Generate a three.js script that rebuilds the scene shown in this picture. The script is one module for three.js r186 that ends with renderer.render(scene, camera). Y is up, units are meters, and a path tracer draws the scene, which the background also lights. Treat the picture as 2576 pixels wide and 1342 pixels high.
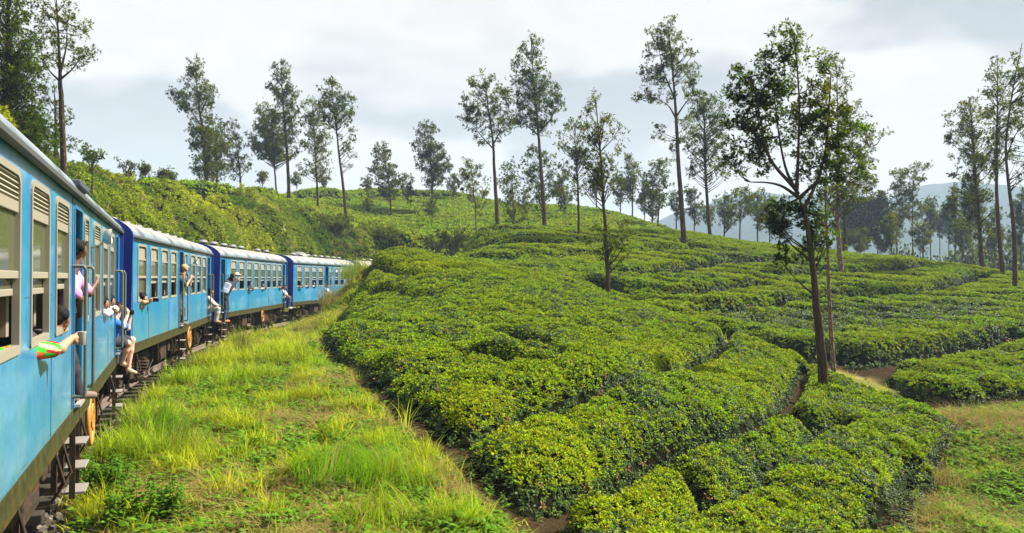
import * as THREE from 'three';
import { mergeGeometries } from 'three/addons/utils/BufferGeometryUtils.js';
import { RoundedBoxGeometry } from 'three/addons/geometries/RoundedBoxGeometry.js';

// ---------------------------------------------------------------- camera, sky, sun, exposure
const scene = new THREE.Scene();
const FPX = 2050, CX = 1288, CY = 671, HORIZON = 700;        // the photograph's focal length, centre and horizon, in its 2576-wide view
const EYE = new THREE.Vector3(0, 2.65, 0);
const PITCH = Math.atan((HORIZON - CY) / FPX);
const camera = new THREE.PerspectiveCamera(2 * Math.atan(CY / FPX) * 180 / Math.PI, 1024 / 533, 0.1, 6000);
camera.position.copy(EYE);
camera.rotation.x = PITCH;
camera.updateMatrixWorld(true);
const EXPOSURE = 3.3;
const renderer = new THREE.WebGLRenderer({ antialias: true });
renderer.toneMapping = THREE.LinearToneMapping;
renderer.toneMappingExposure = EXPOSURE;
renderer.shadowMap.enabled = true;

function hash(x, y, s = 0) {
  let h = Math.imul(x | 0, 374761393) ^ Math.imul(y | 0, 668265263) ^ Math.imul(s | 0, 1442695041);
  h = Math.imul(h ^ (h >>> 13), 1274126177); h ^= h >>> 16;
  return (h >>> 0) / 4294967296;
}
function vnoise(x, y, s = 0) {
  const ix = Math.floor(x), iy = Math.floor(y), fx = x - ix, fy = y - iy;
  const u = fx * fx * fx * (fx * (fx * 6 - 15) + 10), v = fy * fy * fy * (fy * (fy * 6 - 15) + 10);
  const a = hash(ix, iy, s), b = hash(ix + 1, iy, s), c = hash(ix, iy + 1, s), d = hash(ix + 1, iy + 1, s);
  return a + (b - a) * u + (c - a) * v + (a - b - c + d) * u * v;
}
function fbm(x, y, o = 4, s = 0) { let t = 0, a = 0.5, n = 0; for (let i = 0; i < o; i++) { t += a * vnoise(x, y, s + i * 17); n += a; x = x * 2.03 + 11.3; y = y * 2.03 + 7.7; a *= 0.5; } return t / n; }
function rng(seed) { let s = seed | 0; return () => { s = (s + 0x6d2b79f5) | 0; let t = Math.imul(s ^ (s >>> 15), 1 | s); t = (t + Math.imul(t ^ (t >>> 7), 61 | t)) ^ t; return ((t ^ (t >>> 14)) >>> 0) / 4294967296; }; }
const clamp = (x, a, b) => Math.min(b, Math.max(a, x)), lerp = (a, b, t) => a + (b - a) * t;
const sstep = (a, b, x) => { const t = clamp((x - a) / (b - a), 0, 1); return t * t * (3 - 2 * t); };

// broken bright cloud: white sheets with blue-grey hollows
{
  const W = 1536, H = 768, data = new Float32Array(W * H * 4);
  for (let r = 0; r < H; r++) {
    const up = ((r + 0.5) / H - 0.5) * Math.PI, y = Math.sin(up), cu = Math.cos(up);
    for (let c = 0; c < W; c++) {
      const az = ((c + 0.5) / W - 0.5) * 2 * Math.PI, x = Math.cos(az) * cu, z = Math.sin(az) * cu;
      const k = 1 / (Math.max(y, 0) + 0.16), px = x * k * 1.25, pz = z * k * 1.25;
      const wx = px + 0.8 * (fbm(px * 1.3 + 5, pz * 1.3, 4, 3) - 0.5), wz = pz + 0.8 * (fbm(px * 1.3, pz * 1.3 + 9, 4, 5) - 0.5);
      const big = fbm(wx * 0.95 + 38.66, wz * 0.95 + 52.27, 6, 21), fine = fbm(wx * 3.4, wz * 3.4, 5, 33);
      let t = sstep(0.36, 0.56, big * 0.8 + fine * 0.2);          // 0 hollow, 1 white
      t = lerp(t, 0.86, 0.6 * sstep(0.3, 0.0, y));                // whiter towards the horizon
      const L = lerp(0.84, 1.04, fine * 0.6 + 0.4 * fbm(wx * 9, wz * 9, 4, 35));
      const A = [0.182, 0.194, 0.209], B = [0.306, 0.296, 0.286];
      const q = (r * W + c) * 4;
      for (let i = 0; i < 3; i++) data[q + i] = lerp(A[i], B[i], t) * L;
      data[q + 3] = 1;
    }
  }
  const sky = new THREE.DataTexture(data, W, H, THREE.RGBAFormat, THREE.FloatType);
  sky.mapping = THREE.EquirectangularReflectionMapping; sky.magFilter = THREE.LinearFilter; sky.needsUpdate = true;
  scene.background = sky; scene.environment = sky;
}
const sunAz = 58 * Math.PI / 180, sunEl = 46 * Math.PI / 180;
const SUN = new THREE.Vector3(Math.sin(sunAz) * Math.cos(sunEl), Math.sin(sunEl), -Math.cos(sunAz) * Math.cos(sunEl));
const sun = new THREE.DirectionalLight(new THREE.Color().setRGB(1, 0.93, 0.80), 5);
sun.name = 'sun';
sun.position.copy(SUN).multiplyScalar(200); sun.target.position.set(0, 0, -40);
sun.castShadow = true; sun.shadow.radius = 7; sun.shadow.mapSize.set(4096, 4096);
Object.assign(sun.shadow.camera, { left: -120, right: 120, top: 120, bottom: -120, near: 1, far: 500 });
scene.add(sun, sun.target);
scene.fog = new THREE.FogExp2(new THREE.Color().setRGB(0.60, 0.79, 1.0), 0.00045);

// ---------------------------------------------------------------- small tools
const names = new Map();
function numbered(name) { const n = names.get(name) ?? 0; names.set(name, n + 1); return n ? name + '_' + String(n).padStart(3, '0') : name; }
function tag(o, label, category, group, kind) { o.userData.label = label; if (category) o.userData.category = category; if (group) o.userData.group = group; if (kind) o.userData.kind = kind; return o; }
function base(name, pos = [0, 0, 0], turn = 0) { const g = new THREE.Group(); g.name = numbered(name); g.position.set(...pos); g.rotation.y = turn; scene.add(g); return g; }
function part(name, geo, mat, parent) { const m = new THREE.Mesh(geo, mat); m.name = parent === scene ? numbered(name) : name; m.castShadow = m.receiveShadow = true; parent.add(m); return m; }
const rgb = (r, g, b) => new THREE.Color().setRGB(r, g, b);
function mat(r, g, b, rough = 0.8, extra = {}) { return new THREE.MeshPhysicalMaterial({ color: rgb(r, g, b), roughness: rough, ...extra }); }

// a point of the photograph (2576-wide pixels) at depth Z metres, in the world
const cp = Math.cos(PITCH), sp = Math.sin(PITCH);
function ray(px, py) { const x = (px - CX) / FPX, y = (CY - py) / FPX; const wy = y * cp + sp, wz = y * sp - cp; return [x / -wz, wy / -wz]; }   // per metre of depth
function at(px, py, Z) { const [a, b] = ray(px, py); return new THREE.Vector3(a * Z, EYE.y + b * Z, -Z); }

// geometry collector
class Acc {
  constructor(color = false) { this.p = []; this.n = []; this.u = []; this.c = color ? [] : null; this.i = []; }
  vert(x, y, z, nx, ny, nz, u = 0, v = 0, c) { this.p.push(x, y, z); this.n.push(nx, ny, nz); this.u.push(u, v); if (this.c) this.c.push(c[0], c[1], c[2]); return this.p.length / 3 - 1; }
  geom(g, m, c) {
    const q = g.clone(); if (m) q.applyMatrix4(m);
    const b = this.p.length / 3, P = q.attributes.position, N = q.attributes.normal, U = q.attributes.uv;
    for (let k = 0; k < P.count; k++) this.vert(P.getX(k), P.getY(k), P.getZ(k), N.getX(k), N.getY(k), N.getZ(k), U ? U.getX(k) : 0, U ? U.getY(k) : 0, c);
    if (q.index) for (let k = 0; k < q.index.count; k++) this.i.push(b + q.index.getX(k)); else for (let k = 0; k < P.count; k++) this.i.push(b + k);
    return this;
  }
  box(x, y, z, w, h, d, c, ry = 0) { const g = new THREE.BoxGeometry(w, h, d); if (ry) g.rotateY(ry); g.translate(x, y, z); return this.geom(g, null, c); }
  tube(pts, rad, seg = 6, c, cap = true) {   // pts: Vector3[], rad: number[] or number
    const b = this.p.length / 3, n = pts.length, up = new THREE.Vector3(), a = new THREE.Vector3(), e = new THREE.Vector3(), d = new THREE.Vector3();
    let len = 0;
    for (let k = 0; k < n; k++) {
      d.subVectors(pts[Math.min(n - 1, k + 1)], pts[Math.max(0, k - 1)]).normalize();
      if (k === 0) { up.set(0, 1, 0); if (Math.abs(d.y) > 0.9) up.set(1, 0, 0); a.crossVectors(d, up).normalize(); } else { a.addScaledVector(d, -a.dot(d)).normalize(); len += pts[k].distanceTo(pts[k - 1]); }
      e.crossVectors(d, a);
      const r = Array.isArray(rad) ? rad[k] : rad;
      for (let s = 0; s <= seg; s++) { const t = s / seg * Math.PI * 2, cx = Math.cos(t), sx = Math.sin(t), nx = a.x * cx + e.x * sx, ny = a.y * cx + e.y * sx, nz = a.z * cx + e.z * sx; this.vert(pts[k].x + nx * r, pts[k].y + ny * r, pts[k].z + nz * r, nx, ny, nz, s / seg, len, c); }
    }
    for (let k = 0; k < n - 1; k++) for (let s = 0; s < seg; s++) { const q = b + k * (seg + 1) + s; this.i.push(q, q + 1, q + seg + 1, q + 1, q + seg + 2, q + seg + 1); }
    if (cap) for (const [k, sg] of [[0, -1], [n - 1, 1]]) { const o = this.vert(pts[k].x, pts[k].y, pts[k].z, d.x * sg, d.y * sg, d.z * sg, 0, 0, c); for (let s = 0; s < seg; s++) { const q = b + k * (seg + 1) + s; sg > 0 ? this.i.push(q, q + 1, o) : this.i.push(q, o, q + 1); } }
    return this;
  }
  build() {
    const g = new THREE.BufferGeometry();
    g.setAttribute('position', new THREE.Float32BufferAttribute(this.p, 3)); g.setAttribute('normal', new THREE.Float32BufferAttribute(this.n, 3)); g.setAttribute('uv', new THREE.Float32BufferAttribute(this.u, 2));
    if (this.c) g.setAttribute('color', new THREE.Float32BufferAttribute(this.c, 3));
    g.setIndex(this.i); return g;
  }
}
const V3 = (x, y, z) => new THREE.Vector3(x, y, z);
function noiseTexture(n, f, srgb = true) {   // f(u, v) -> [r, g, b] in 0..1
  const d = new Uint8Array(n * n * 4);
  for (let y = 0; y < n; y++) for (let x = 0; x < n; x++) { const c = f(x / n, y / n), q = (y * n + x) * 4; d[q] = clamp(c[0], 0, 1) * 255; d[q + 1] = clamp(c[1], 0, 1) * 255; d[q + 2] = clamp(c[2], 0, 1) * 255; d[q + 3] = 255; }
  const t = new THREE.DataTexture(d, n, n); t.magFilter = THREE.LinearFilter; t.wrapS = t.wrapT = THREE.RepeatWrapping; if (srgb) t.colorSpace = THREE.SRGBColorSpace; t.needsUpdate = true; return t;
}

// ---------------------------------------------------------------- the railway's line: coaches as chords of a curve to the right
const COACH_L = 14.3, PITCH_L = 16.0, HALF_W = 1.42;
const COACH = [];
{
  const D = Math.PI / 180, turn0 = -22.4, dTurn = 8.7;
  const dir = (a) => V3(Math.sin(a), 0, -Math.cos(a)), right = (a) => V3(Math.cos(a), 0, Math.sin(a));
  const a1 = turn0 * D;
  let c = V3(-7.73, 0, -16.03).addScaledVector(dir(a1), -COACH_L / 2).addScaledVector(right(a1), -HALF_W);
  for (let k = 0; k < 5; k++) {
    const a = (turn0 + dTurn * k) * D;
    if (k) c = c.clone().addScaledVector(dir(a - dTurn * D), PITCH_L / 2).addScaledVector(dir(a), PITCH_L / 2);
    COACH.push({ a, c, dir: dir(a), right: right(a) });
  }
}
const TRACK = [];   // centre line
{
  const D = Math.PI / 180, R = PITCH_L / (8.7 * D), m = COACH[1];
  for (let k = -34; k <= 58; k++) {
    const s = k * 1.4, a = m.a + s / R;
    const cx = m.c.x + m.right.x * (R - 0.25), cz = m.c.z + m.right.z * (R - 0.25);
    const r = V3(Math.cos(a), 0, Math.sin(a));
    TRACK.push({ x: cx - r.x * R, z: cz - r.z * R, a });
  }
}
function trackDist(x, z) { let b = 1e9, q = null; for (const t of TRACK) { const dx = x - t.x, dz = z - t.z, d = dx * dx + dz * dz; if (d < b) { b = d; q = t; } } const side = (x - q.x) * Math.cos(q.a) + (z - q.z) * Math.sin(q.a); return [Math.sqrt(b), side]; }

// ---------------------------------------------------------------- the land: heights through surveyed points
const PTS = [];
{
  const add = (px, py, Z, off = 0) => { const p = at(px, py, Z); PTS.push([p.x, p.z, p.y - off]); };
  const put = (x, z, y) => PTS.push([x, z, y]);
  const T = 0.72;
  for (let k = 0; k < TRACK.length; k += 2) { const t = TRACK[k], rx = Math.cos(t.a), rz = Math.sin(t.a); if (t.z < -85) continue; put(t.x, t.z, -0.32); put(t.x + rx * 2.6, t.z + rz * 2.6, -0.3); put(t.x - rx * 2.6, t.z - rz * 2.6, -0.3); put(t.x - rx * 5, t.z - rz * 5, 0.3); }
  // grass verge
  put(-3, -9, -0.2); put(0, -8, -0.25); put(0, -2, -0.3); put(-1, 6, -0.3); put(4, 6, -0.9); put(10, 0, -2.2); put(12, 12, -3);
  add(800, 1100, 14, 0); add(700, 950, 21, 0.1); add(800, 875, 27); add(870, 775, 41); add(900, 700, 48, 0.2); add(960, 1030, 17); add(1180, 1215, 11.5); add(968, 645, 55, 0.4);
  // near tea block
  for (const q of [[965, 622, 46], [1100, 640, 47], [1300, 675, 46], [1480, 712, 44], [1540, 740, 40], [1700, 780, 36], [1830, 825, 33], [2000, 900, 29], [2090, 950, 27], [2200, 985, 25.5], [2330, 1015, 23.5], [2420, 1075, 21.5],
    [1400, 850, 20], [1200, 760, 33], [1000, 760, 36], [1000, 880, 25], [1600, 900, 21], [1800, 1000, 18.5], [1400, 1100, 13], [1700, 1200, 13], [2000, 1150, 16], [2200, 1150, 17.5], [2100, 1300, 13.3], [1500, 1342, 7.8], [2000, 1342, 12]]) add(...q, T);
  add(2339, 1291, 15); add(2500, 1342, 16); add(2576, 1150, 20.5); add(2900, 1200, 20); put(16, -10, -2.6); put(24, -14, -3);
  // path behind the mound, second field
  add(1000, 640, 60, 1.6); add(1100, 660, 58, 0.8); add(1300, 690, 54, 0.8); add(1540, 765, 46, 0.8); add(1700, 800, 42, 0.7); add(1850, 850, 37, 0.3); add(2163, 956, 29.5); add(2250, 1000, 27.5); add(2330, 1030, 26.5); add(2454, 1036, 27); add(2576, 1016, 28);
  for (const q of [[2300, 960, 31], [2300, 890, 36], [2300, 800, 46], [2300, 720, 60], [2300, 655, 78], [2576, 980, 32], [2576, 850, 40], [2576, 760, 53], [2576, 692, 72], [1900, 850, 36], [1900, 780, 45], [1900, 720, 56], [1900, 660, 68], [1900, 614, 80], [1700, 755, 47], [1700, 690, 58], [1700, 630, 70], [1700, 584, 82],
    [1500, 700, 54], [1500, 640, 66], [1500, 580, 80], [1300, 660, 59], [1300, 612, 72], [1300, 586, 82], [1180, 606, 80], [1180, 640, 66], [2100, 900, 33], [2100, 800, 45], [2100, 700, 62], [2100, 636, 79], [2800, 800, 50], [2800, 720, 66]]) add(...q, T);
  for (const [px, Z, y] of [[2300, 96, 1], [2576, 92, 0], [2800, 90, -1], [2100, 98, 1.5], [1900, 102, 3], [1800, 106, 4]]) { const p = at(px, 700, Z); put(p.x, p.z, y); }
  // the hillside beyond, with its terraces
  for (const q of [[1200, 592, 98], [1200, 560, 112], [1200, 530, 128], [1200, 505, 140], [1150, 487, 146], [1450, 562, 100], [1450, 540, 118], [1450, 522, 135], [1560, 540, 128], [1680, 578, 112], [950, 590, 98], [950, 545, 116], [950, 505, 134], [940, 478, 142], [800, 478, 128], [630, 478, 106], [526, 477, 86], [350, 452, 68], [820, 530, 104], [720, 500, 98]]) add(...q, T);
  for (const [px, Z, y] of [[1150, 185, 15], [1450, 180, 9], [940, 190, 17], [800, 175, 15.5], [630, 150, 13], [526, 125, 11.5], [350, 100, 10], [1600, 170, 5], [1750, 150, 2]]) { const p = at(px, 700, Z); put(p.x, p.z, y); }
  // scrub bank behind the train
  for (const q of [[200, 500, 34], [200, 458, 44], [340, 560, 41], [340, 486, 55], [500, 570, 51], [500, 500, 66], [700, 590, 64], [700, 530, 78], [860, 608, 74], [850, 560, 88], [950, 618, 84], [1010, 628, 88], [80, 400, 34], [80, 355, 46]]) add(...q, 1.0);
  for (const [x, z, y] of [[-40, -10, 9], [-60, 20, 9], [-45, -45, 10], [-130, -100, 13], [-130, -200, 15], [-130, 20, 10], [0, -230, 8], [70, -230, -6], [140, -200, -9], [140, -110, -6], [140, -60, -4], [140, 20, -7], [70, 20, -5], [30, 20, -4], [0, 20, -1], [75, -150, -4], [100, -80, -3]]) put(x, z, y);
}
function rbf(pts, c) {
  const n = pts.length, N = n + 3, A = [], b = new Float64Array(N);
  for (let i = 0; i < N; i++) A.push(new Float64Array(N));
  const S = 0.02;
  for (let i = 0; i < n; i++) {
    for (let j = 0; j < n; j++) { const dx = (pts[i][0] - pts[j][0]) * S, dz = (pts[i][1] - pts[j][1]) * S; A[i][j] = Math.sqrt(dx * dx + dz * dz + c * c * S * S); }
    A[i][i] -= 0.0008; A[i][n] = A[n][i] = 1; A[i][n + 1] = A[n + 1][i] = pts[i][0] * S; A[i][n + 2] = A[n + 2][i] = pts[i][1] * S; b[i] = pts[i][2];
  }
  for (let k = 0; k < N; k++) {
    let m = k; for (let i = k + 1; i < N; i++) if (Math.abs(A[i][k]) > Math.abs(A[m][k])) m = i;
    [A[k], A[m]] = [A[m], A[k]]; [b[k], b[m]] = [b[m], b[k]];
    for (let i = k + 1; i < N; i++) { const f = A[i][k] / A[k][k]; if (!f) continue; for (let j = k; j < N; j++) A[i][j] -= f * A[k][j]; b[i] -= f * b[k]; }
  }
  for (let k = N - 1; k >= 0; k--) { for (let j = k + 1; j < N; j++) b[k] -= A[k][j] * b[j]; b[k] /= A[k][k]; }
  return (x, z) => { let s = b[n] + b[n + 1] * x * S + b[n + 2] * z * S; for (let i = 0; i < n; i++) { const dx = (x - pts[i][0]) * S, dz = (z - pts[i][1]) * S; s += b[i] * Math.sqrt(dx * dx + dz * dz + c * c * S * S); } return s; };
}
const GX0 = -130, GX1 = 140, GZ0 = -230, GZ1 = 20, GN = GX1 - GX0 + 1, GM = GZ1 - GZ0 + 1;
const GRID = new Float32Array(GN * GM);
{ const h = rbf(PTS, 1.6); for (let j = 0; j < GM; j++) for (let i = 0; i < GN; i++) GRID[j * GN + i] = h(GX0 + i, GZ0 + j); }
function H0(x, z) {
  const fx = clamp(x, GX0, GX1 - 0.001) - GX0, fz = clamp(z, GZ0, GZ1 - 0.001) - GZ0, i = Math.floor(fx), j = Math.floor(fz), u = fx - i, v = fz - j, q = j * GN + i;
  return lerp(lerp(GRID[q], GRID[q + 1], u), lerp(GRID[q + GN], GRID[q + GN + 1], u), v);
}
function H(x, z) {
  let y = H0(x, z);
  const out = Math.max(GX0 - x, x - GX1, GZ0 - z, z - GZ1, 0);
  if (out > 0) y = lerp(y, -14 + 10 * fbm(x * 0.006, z * 0.006, 3, 71), sstep(0, 160, out));
  return y + 0.10 * (fbm(x * 0.9, z * 0.9, 3, 41) - 0.5) * (out > 0 ? 0 : 1);
}
// first place along a line of sight where it meets the land raised by off
function hit(px, py, off = 0, from = 3, to = 200) {
  const [a, b] = ray(px, py);
  for (let Z = from; Z < to; Z += 0.1) if (EYE.y + b * Z <= H(a * Z, -Z) + off) return [a * Z, -Z];
  return null;
}
const G2 = (px, Z) => { const [a] = ray(px, 700); return [a * Z, -Z]; };

// ---------------------------------------------------------------- the train
function paintTexture(seed) {   // sun-faded, streaked and dusty blue enamel
  const W = 1024, Hh = 256, d = new Uint8Array(W * Hh * 4), enc = (x) => Math.pow(clamp(x, 0, 1), 1 / 2.2) * 255;
  for (let y = 0; y < Hh; y++) for (let x = 0; x < W; x++) {
    const u = x / W * 14.3, v = y / Hh * 2.6;
    const streak = fbm(u * 9, v * 0.55, 4, seed), patch = fbm(u * 0.9, v * 1.1, 4, seed + 5), fine = fbm(u * 16, v * 16, 3, seed + 9), drip = Math.pow(fbm(u * 5.5, v * 0.3 + 4, 4, seed + 12), 2);
    let r = 0.001, g = 0.145, b = 0.325;
    const teal = clamp(sstep(0.40, 0.70, patch) * 0.75 + 0.35 * sstep(0.5, 0.75, streak) + 0.35 * sstep(1.0, 0.2, v), 0, 1);
    r = lerp(r, 0.004, teal); g = lerp(g, 0.185, teal); b = lerp(b, 0.295, teal);
    const fade = clamp(sstep(0.5, 0.78, fbm(u * 0.8 + 7, v * 2.0, 4, seed + 21)) * 0.26 + sstep(2.2, 2.55, v) * 0.45 * sstep(0.35, 0.65, fbm(u * 1.7, v * 3, 3, seed + 31)), 0, 0.5);
    r = lerp(r, 0.20, fade); g = lerp(g, 0.38, fade); b = lerp(b, 0.52, fade);
    const dirt = clamp(0.42 * sstep(0.42, 0.0, v) * (0.4 + fine) + 0.55 * drip * sstep(1.35, 0.3, v) + 0.16 * sstep(0.55, 0.8, streak), 0, 0.6);
    r = lerp(r, 0.11, dirt); g = lerp(g, 0.15, dirt); b = lerp(b, 0.14, dirt);
    const k = 0.88 + 0.2 * fine, q = (y * W + x) * 4;
    d[q] = enc(r * k); d[q + 1] = enc(g * k); d[q + 2] = enc(b * k); d[q + 3] = 255;
  }
  const t = new THREE.DataTexture(d, W, Hh); t.magFilter = THREE.LinearFilter; t.wrapS = t.wrapT = THREE.RepeatWrapping; t.colorSpace = THREE.SRGBColorSpace; t.repeat.set(1 / 14.3, 1 / 2.6); t.offset.set(0, -1.0 / 2.6); t.needsUpdate = true; return t;
}
const rustTex = noiseTexture(256, (u, v) => { const n = fbm(u * 12, v * 12, 4, 77), k = 0.24 + 0.28 * n, r = sstep(0.5, 0.75, fbm(u * 7, v * 7, 3, 88)); return [k * (1 + 0.3 * r), k * (0.93), k * (0.85 - 0.2 * r)]; });
const wavy = noiseTexture(256, (u, v) => { const n = fbm(u * 5, v * 5, 3, 401); return [n, n, n]; }, false);
wavy.repeat.set(0.8, 0.8);
const roofTex = noiseTexture(512, (u, v) => { const n = fbm(u * 8, v * 40, 4, 55), m = fbm(u * 3, v * 5, 3, 56), k = 0.54 + 0.14 * n - 0.24 * sstep(0.5, 0.8, m); return [k, k * 0.99, k * 0.975]; });
roofTex.repeat.set(0.25, 0.08);
const M = {
  blue: [0, 1, 2].map((k) => new THREE.MeshPhysicalMaterial({ map: paintTexture(100 + 50 * k), roughness: 0.42, clearcoat: 0.3, clearcoatRoughness: 0.12, bumpMap: wavy, bumpScale: 0.012 })),
  plainBlue: mat(0.003, 0.14, 0.32, 0.4, { clearcoat: 0.5, clearcoatRoughness: 0.15 }),
  endBlue: mat(0.006, 0.03, 0.27, 0.42, { clearcoat: 0.3 }),
  olive: new THREE.MeshPhysicalMaterial({ color: rgb(0.25, 0.30, 0.09), map: rustTex, roughness: 0.7, specularIntensity: 0.4 }),
  roof: new THREE.MeshPhysicalMaterial({ vertexColors: true, map: roofTex, roughness: 0.38, clearcoat: 0.15 }),
  gutter: mat(0.05, 0.055, 0.055, 0.6),
  beige: mat(0.205, 0.185, 0.14, 0.65),
  dark: mat(0.012, 0.011, 0.010, 0.9, { specularIntensity: 0.2 }),
  inside: mat(0.20, 0.19, 0.16, 0.85),
  seat: mat(0.03, 0.035, 0.06, 0.8),
  glass: new THREE.MeshPhysicalMaterial({ color: rgb(0.15, 0.165, 0.085), transmission: 0.5, roughness: 0.07, ior: 1.55, thickness: 0 }),
  iron: new THREE.MeshPhysicalMaterial({ color: rgb(0.28, 0.24, 0.2), map: rustTex, roughness: 0.85, specularIntensity: 0.3 }),
  black: mat(0.015, 0.014, 0.013, 0.85, { specularIntensity: 0.3 }),
  steel: mat(0.42, 0.42, 0.40, 0.45, { metalness: 0.55 }),
  rail: mat(0.085, 0.10, 0.08, 0.5),
  tread: mat(0.16, 0.145, 0.13, 0.85),
  yellow: mat(0.33, 0.14, 0.012, 0.55),
  rustRail: mat(0.09, 0.06, 0.045, 0.8),
  sleeper: mat(0.04, 0.034, 0.028, 0.95, { specularIntensity: 0.1 }),
  vent: mat(0.13, 0.135, 0.14, 0.6),
  tank: mat(0.045, 0.055, 0.085, 0.5),
};
const Y_SKIRT = 1.0, Y_FLOOR = 1.25, Y_GUT = 3.55, WY0 = 2.11, WY1 = 3.42;
function roundRect(S, x0, y0, x1, y1, rb, rt, hole = false) {
  S.moveTo(x0 + rb, y0); S.lineTo(x1 - rb, y0); S.quadraticCurveTo(x1, y0, x1, y0 + rb); S.lineTo(x1, y1 - rt); S.quadraticCurveTo(x1, y1, x1 - rt, y1);
  S.lineTo(x0 + rt, y1); S.quadraticCurveTo(x0, y1, x0, y1 - rt); S.lineTo(x0, y0 + rb); S.quadraticCurveTo(x0, y0, x0 + rb, y0); return S;
}
// from a drawing in (distance along the side from the far end, height) to the coach's right side; depth goes inwards
const toSide = (x) => new THREE.Matrix4().makeBasis(V3(0, 0, 1), V3(0, 1, 0), V3(-1, 0, 0)).setPosition(x, 0, -COACH_L / 2);
const turned = new THREE.Matrix4().makeRotationY(Math.PI);
function sheet(shape, depth, x, bevel = 0) { const g = new THREE.ExtrudeGeometry(shape, { depth, bevelEnabled: bevel > 0, bevelThickness: bevel, bevelSize: bevel, bevelOffset: -bevel, bevelSegments: 1, curveSegments: 5 }); return g.applyMatrix4(toSide(x)); }
function roofProfile(w, y0, rise, n = 22) { const o = []; for (let k = 0; k <= n; k++) { const t = -1 + 2 * k / n, s = Math.sin(t * Math.PI / 2); o.push([w * s, y0 + rise * Math.pow(Math.max(0, 1 - Math.pow(Math.abs(s), 2.3)), 0.58)]); } return o; }
const TYPE_A = { win: [2.1, 3.5, 4.95, 8.7, 10.1, 11.55, 13.0], narrow: [6.4], door: [[0.78, 0.62], [7.3, 0.72]] };
const TYPE_B = { win: [0, 1, 2, 3, 4, 5, 6, 7].map((k) => 1.84 + 1.44 * k), narrow: [], door: [[0.65, 0.62], [13.65, 0.66]] };
const WIN_W = 0.98, NAR_W = 0.56;
const slatG = new THREE.BoxGeometry(1, 0.026, 0.03).rotateX(0);
function makeWindow(parent, s, w, louvred, k, seed) {
  const f = new THREE.Shape(); roundRect(f, s - w / 2, WY0, s + w / 2, WY1, 0.03, 0.13);
  const h = new THREE.Path(); roundRect(h, s - w / 2 + 0.045, WY0 + 0.06, s + w / 2 - 0.045, WY1 - 0.05, 0.01, 0.10); f.holes.push(h);
  const win = part('window', sheet(f, 0.05, HALF_W + 0.014), M.beige, parent);
  const z = -COACH_L / 2 + s, iw = w - 0.09, X = HALF_W - 0.012;
  const bar = (name, y0, y1, d, x, m, ww = iw, dz = 0) => part(name, new RoundedBoxGeometry(d, y1 - y0, ww, 1, 0.006).translate(x, (y0 + y1) / 2, z + dz), m, win);
  const r = rng(seed * 31 + k);
  if (louvred) {
    bar('vent_backing', 3.19, 3.372, 0.006, X - 0.05, M.dark, iw - 0.01);
    for (let j = 0; j < 5; j++) { const g = new THREE.BoxGeometry(0.045, 0.016, iw); g.rotateZ(0.5); g.translate(X - 0.008, 3.205 + j * 0.036, z); part('slat', g, M.beige, win); }
    bar('rail', 3.11, 3.192, 0.03, X, M.beige);
    bar('pane', 2.70, 3.11, 0.004, X - 0.012, M.glass);
  } else {
    bar('rail', 3.05, 3.095, 0.03, X, M.beige);
    bar('vent_panel', 3.095, 3.372, 0.012, X - 0.018, M.beige, iw - 0.004);
    bar('pane', 2.70, 3.05, 0.004, X - 0.012, M.glass);
  }
  bar('rail', 2.645, 2.70, 0.035, X, M.beige);
  const open = r() < 0.85;
  const b = open ? 2.50 + 0.04 * r() : 2.17;
  bar('pane', b + 0.045, 2.645, 0.004, X - 0.03, M.glass, iw - 0.01);
  bar('rail', b, b + 0.05, 0.028, X - 0.03, M.beige, iw - 0.01);
  if (w > 0.7) bar('post', WY0 + 0.06, 2.62, 0.05, X - 0.24, M.beige, 0.10, (0.1 - 0.25 * r()));
  return win;
}
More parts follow.
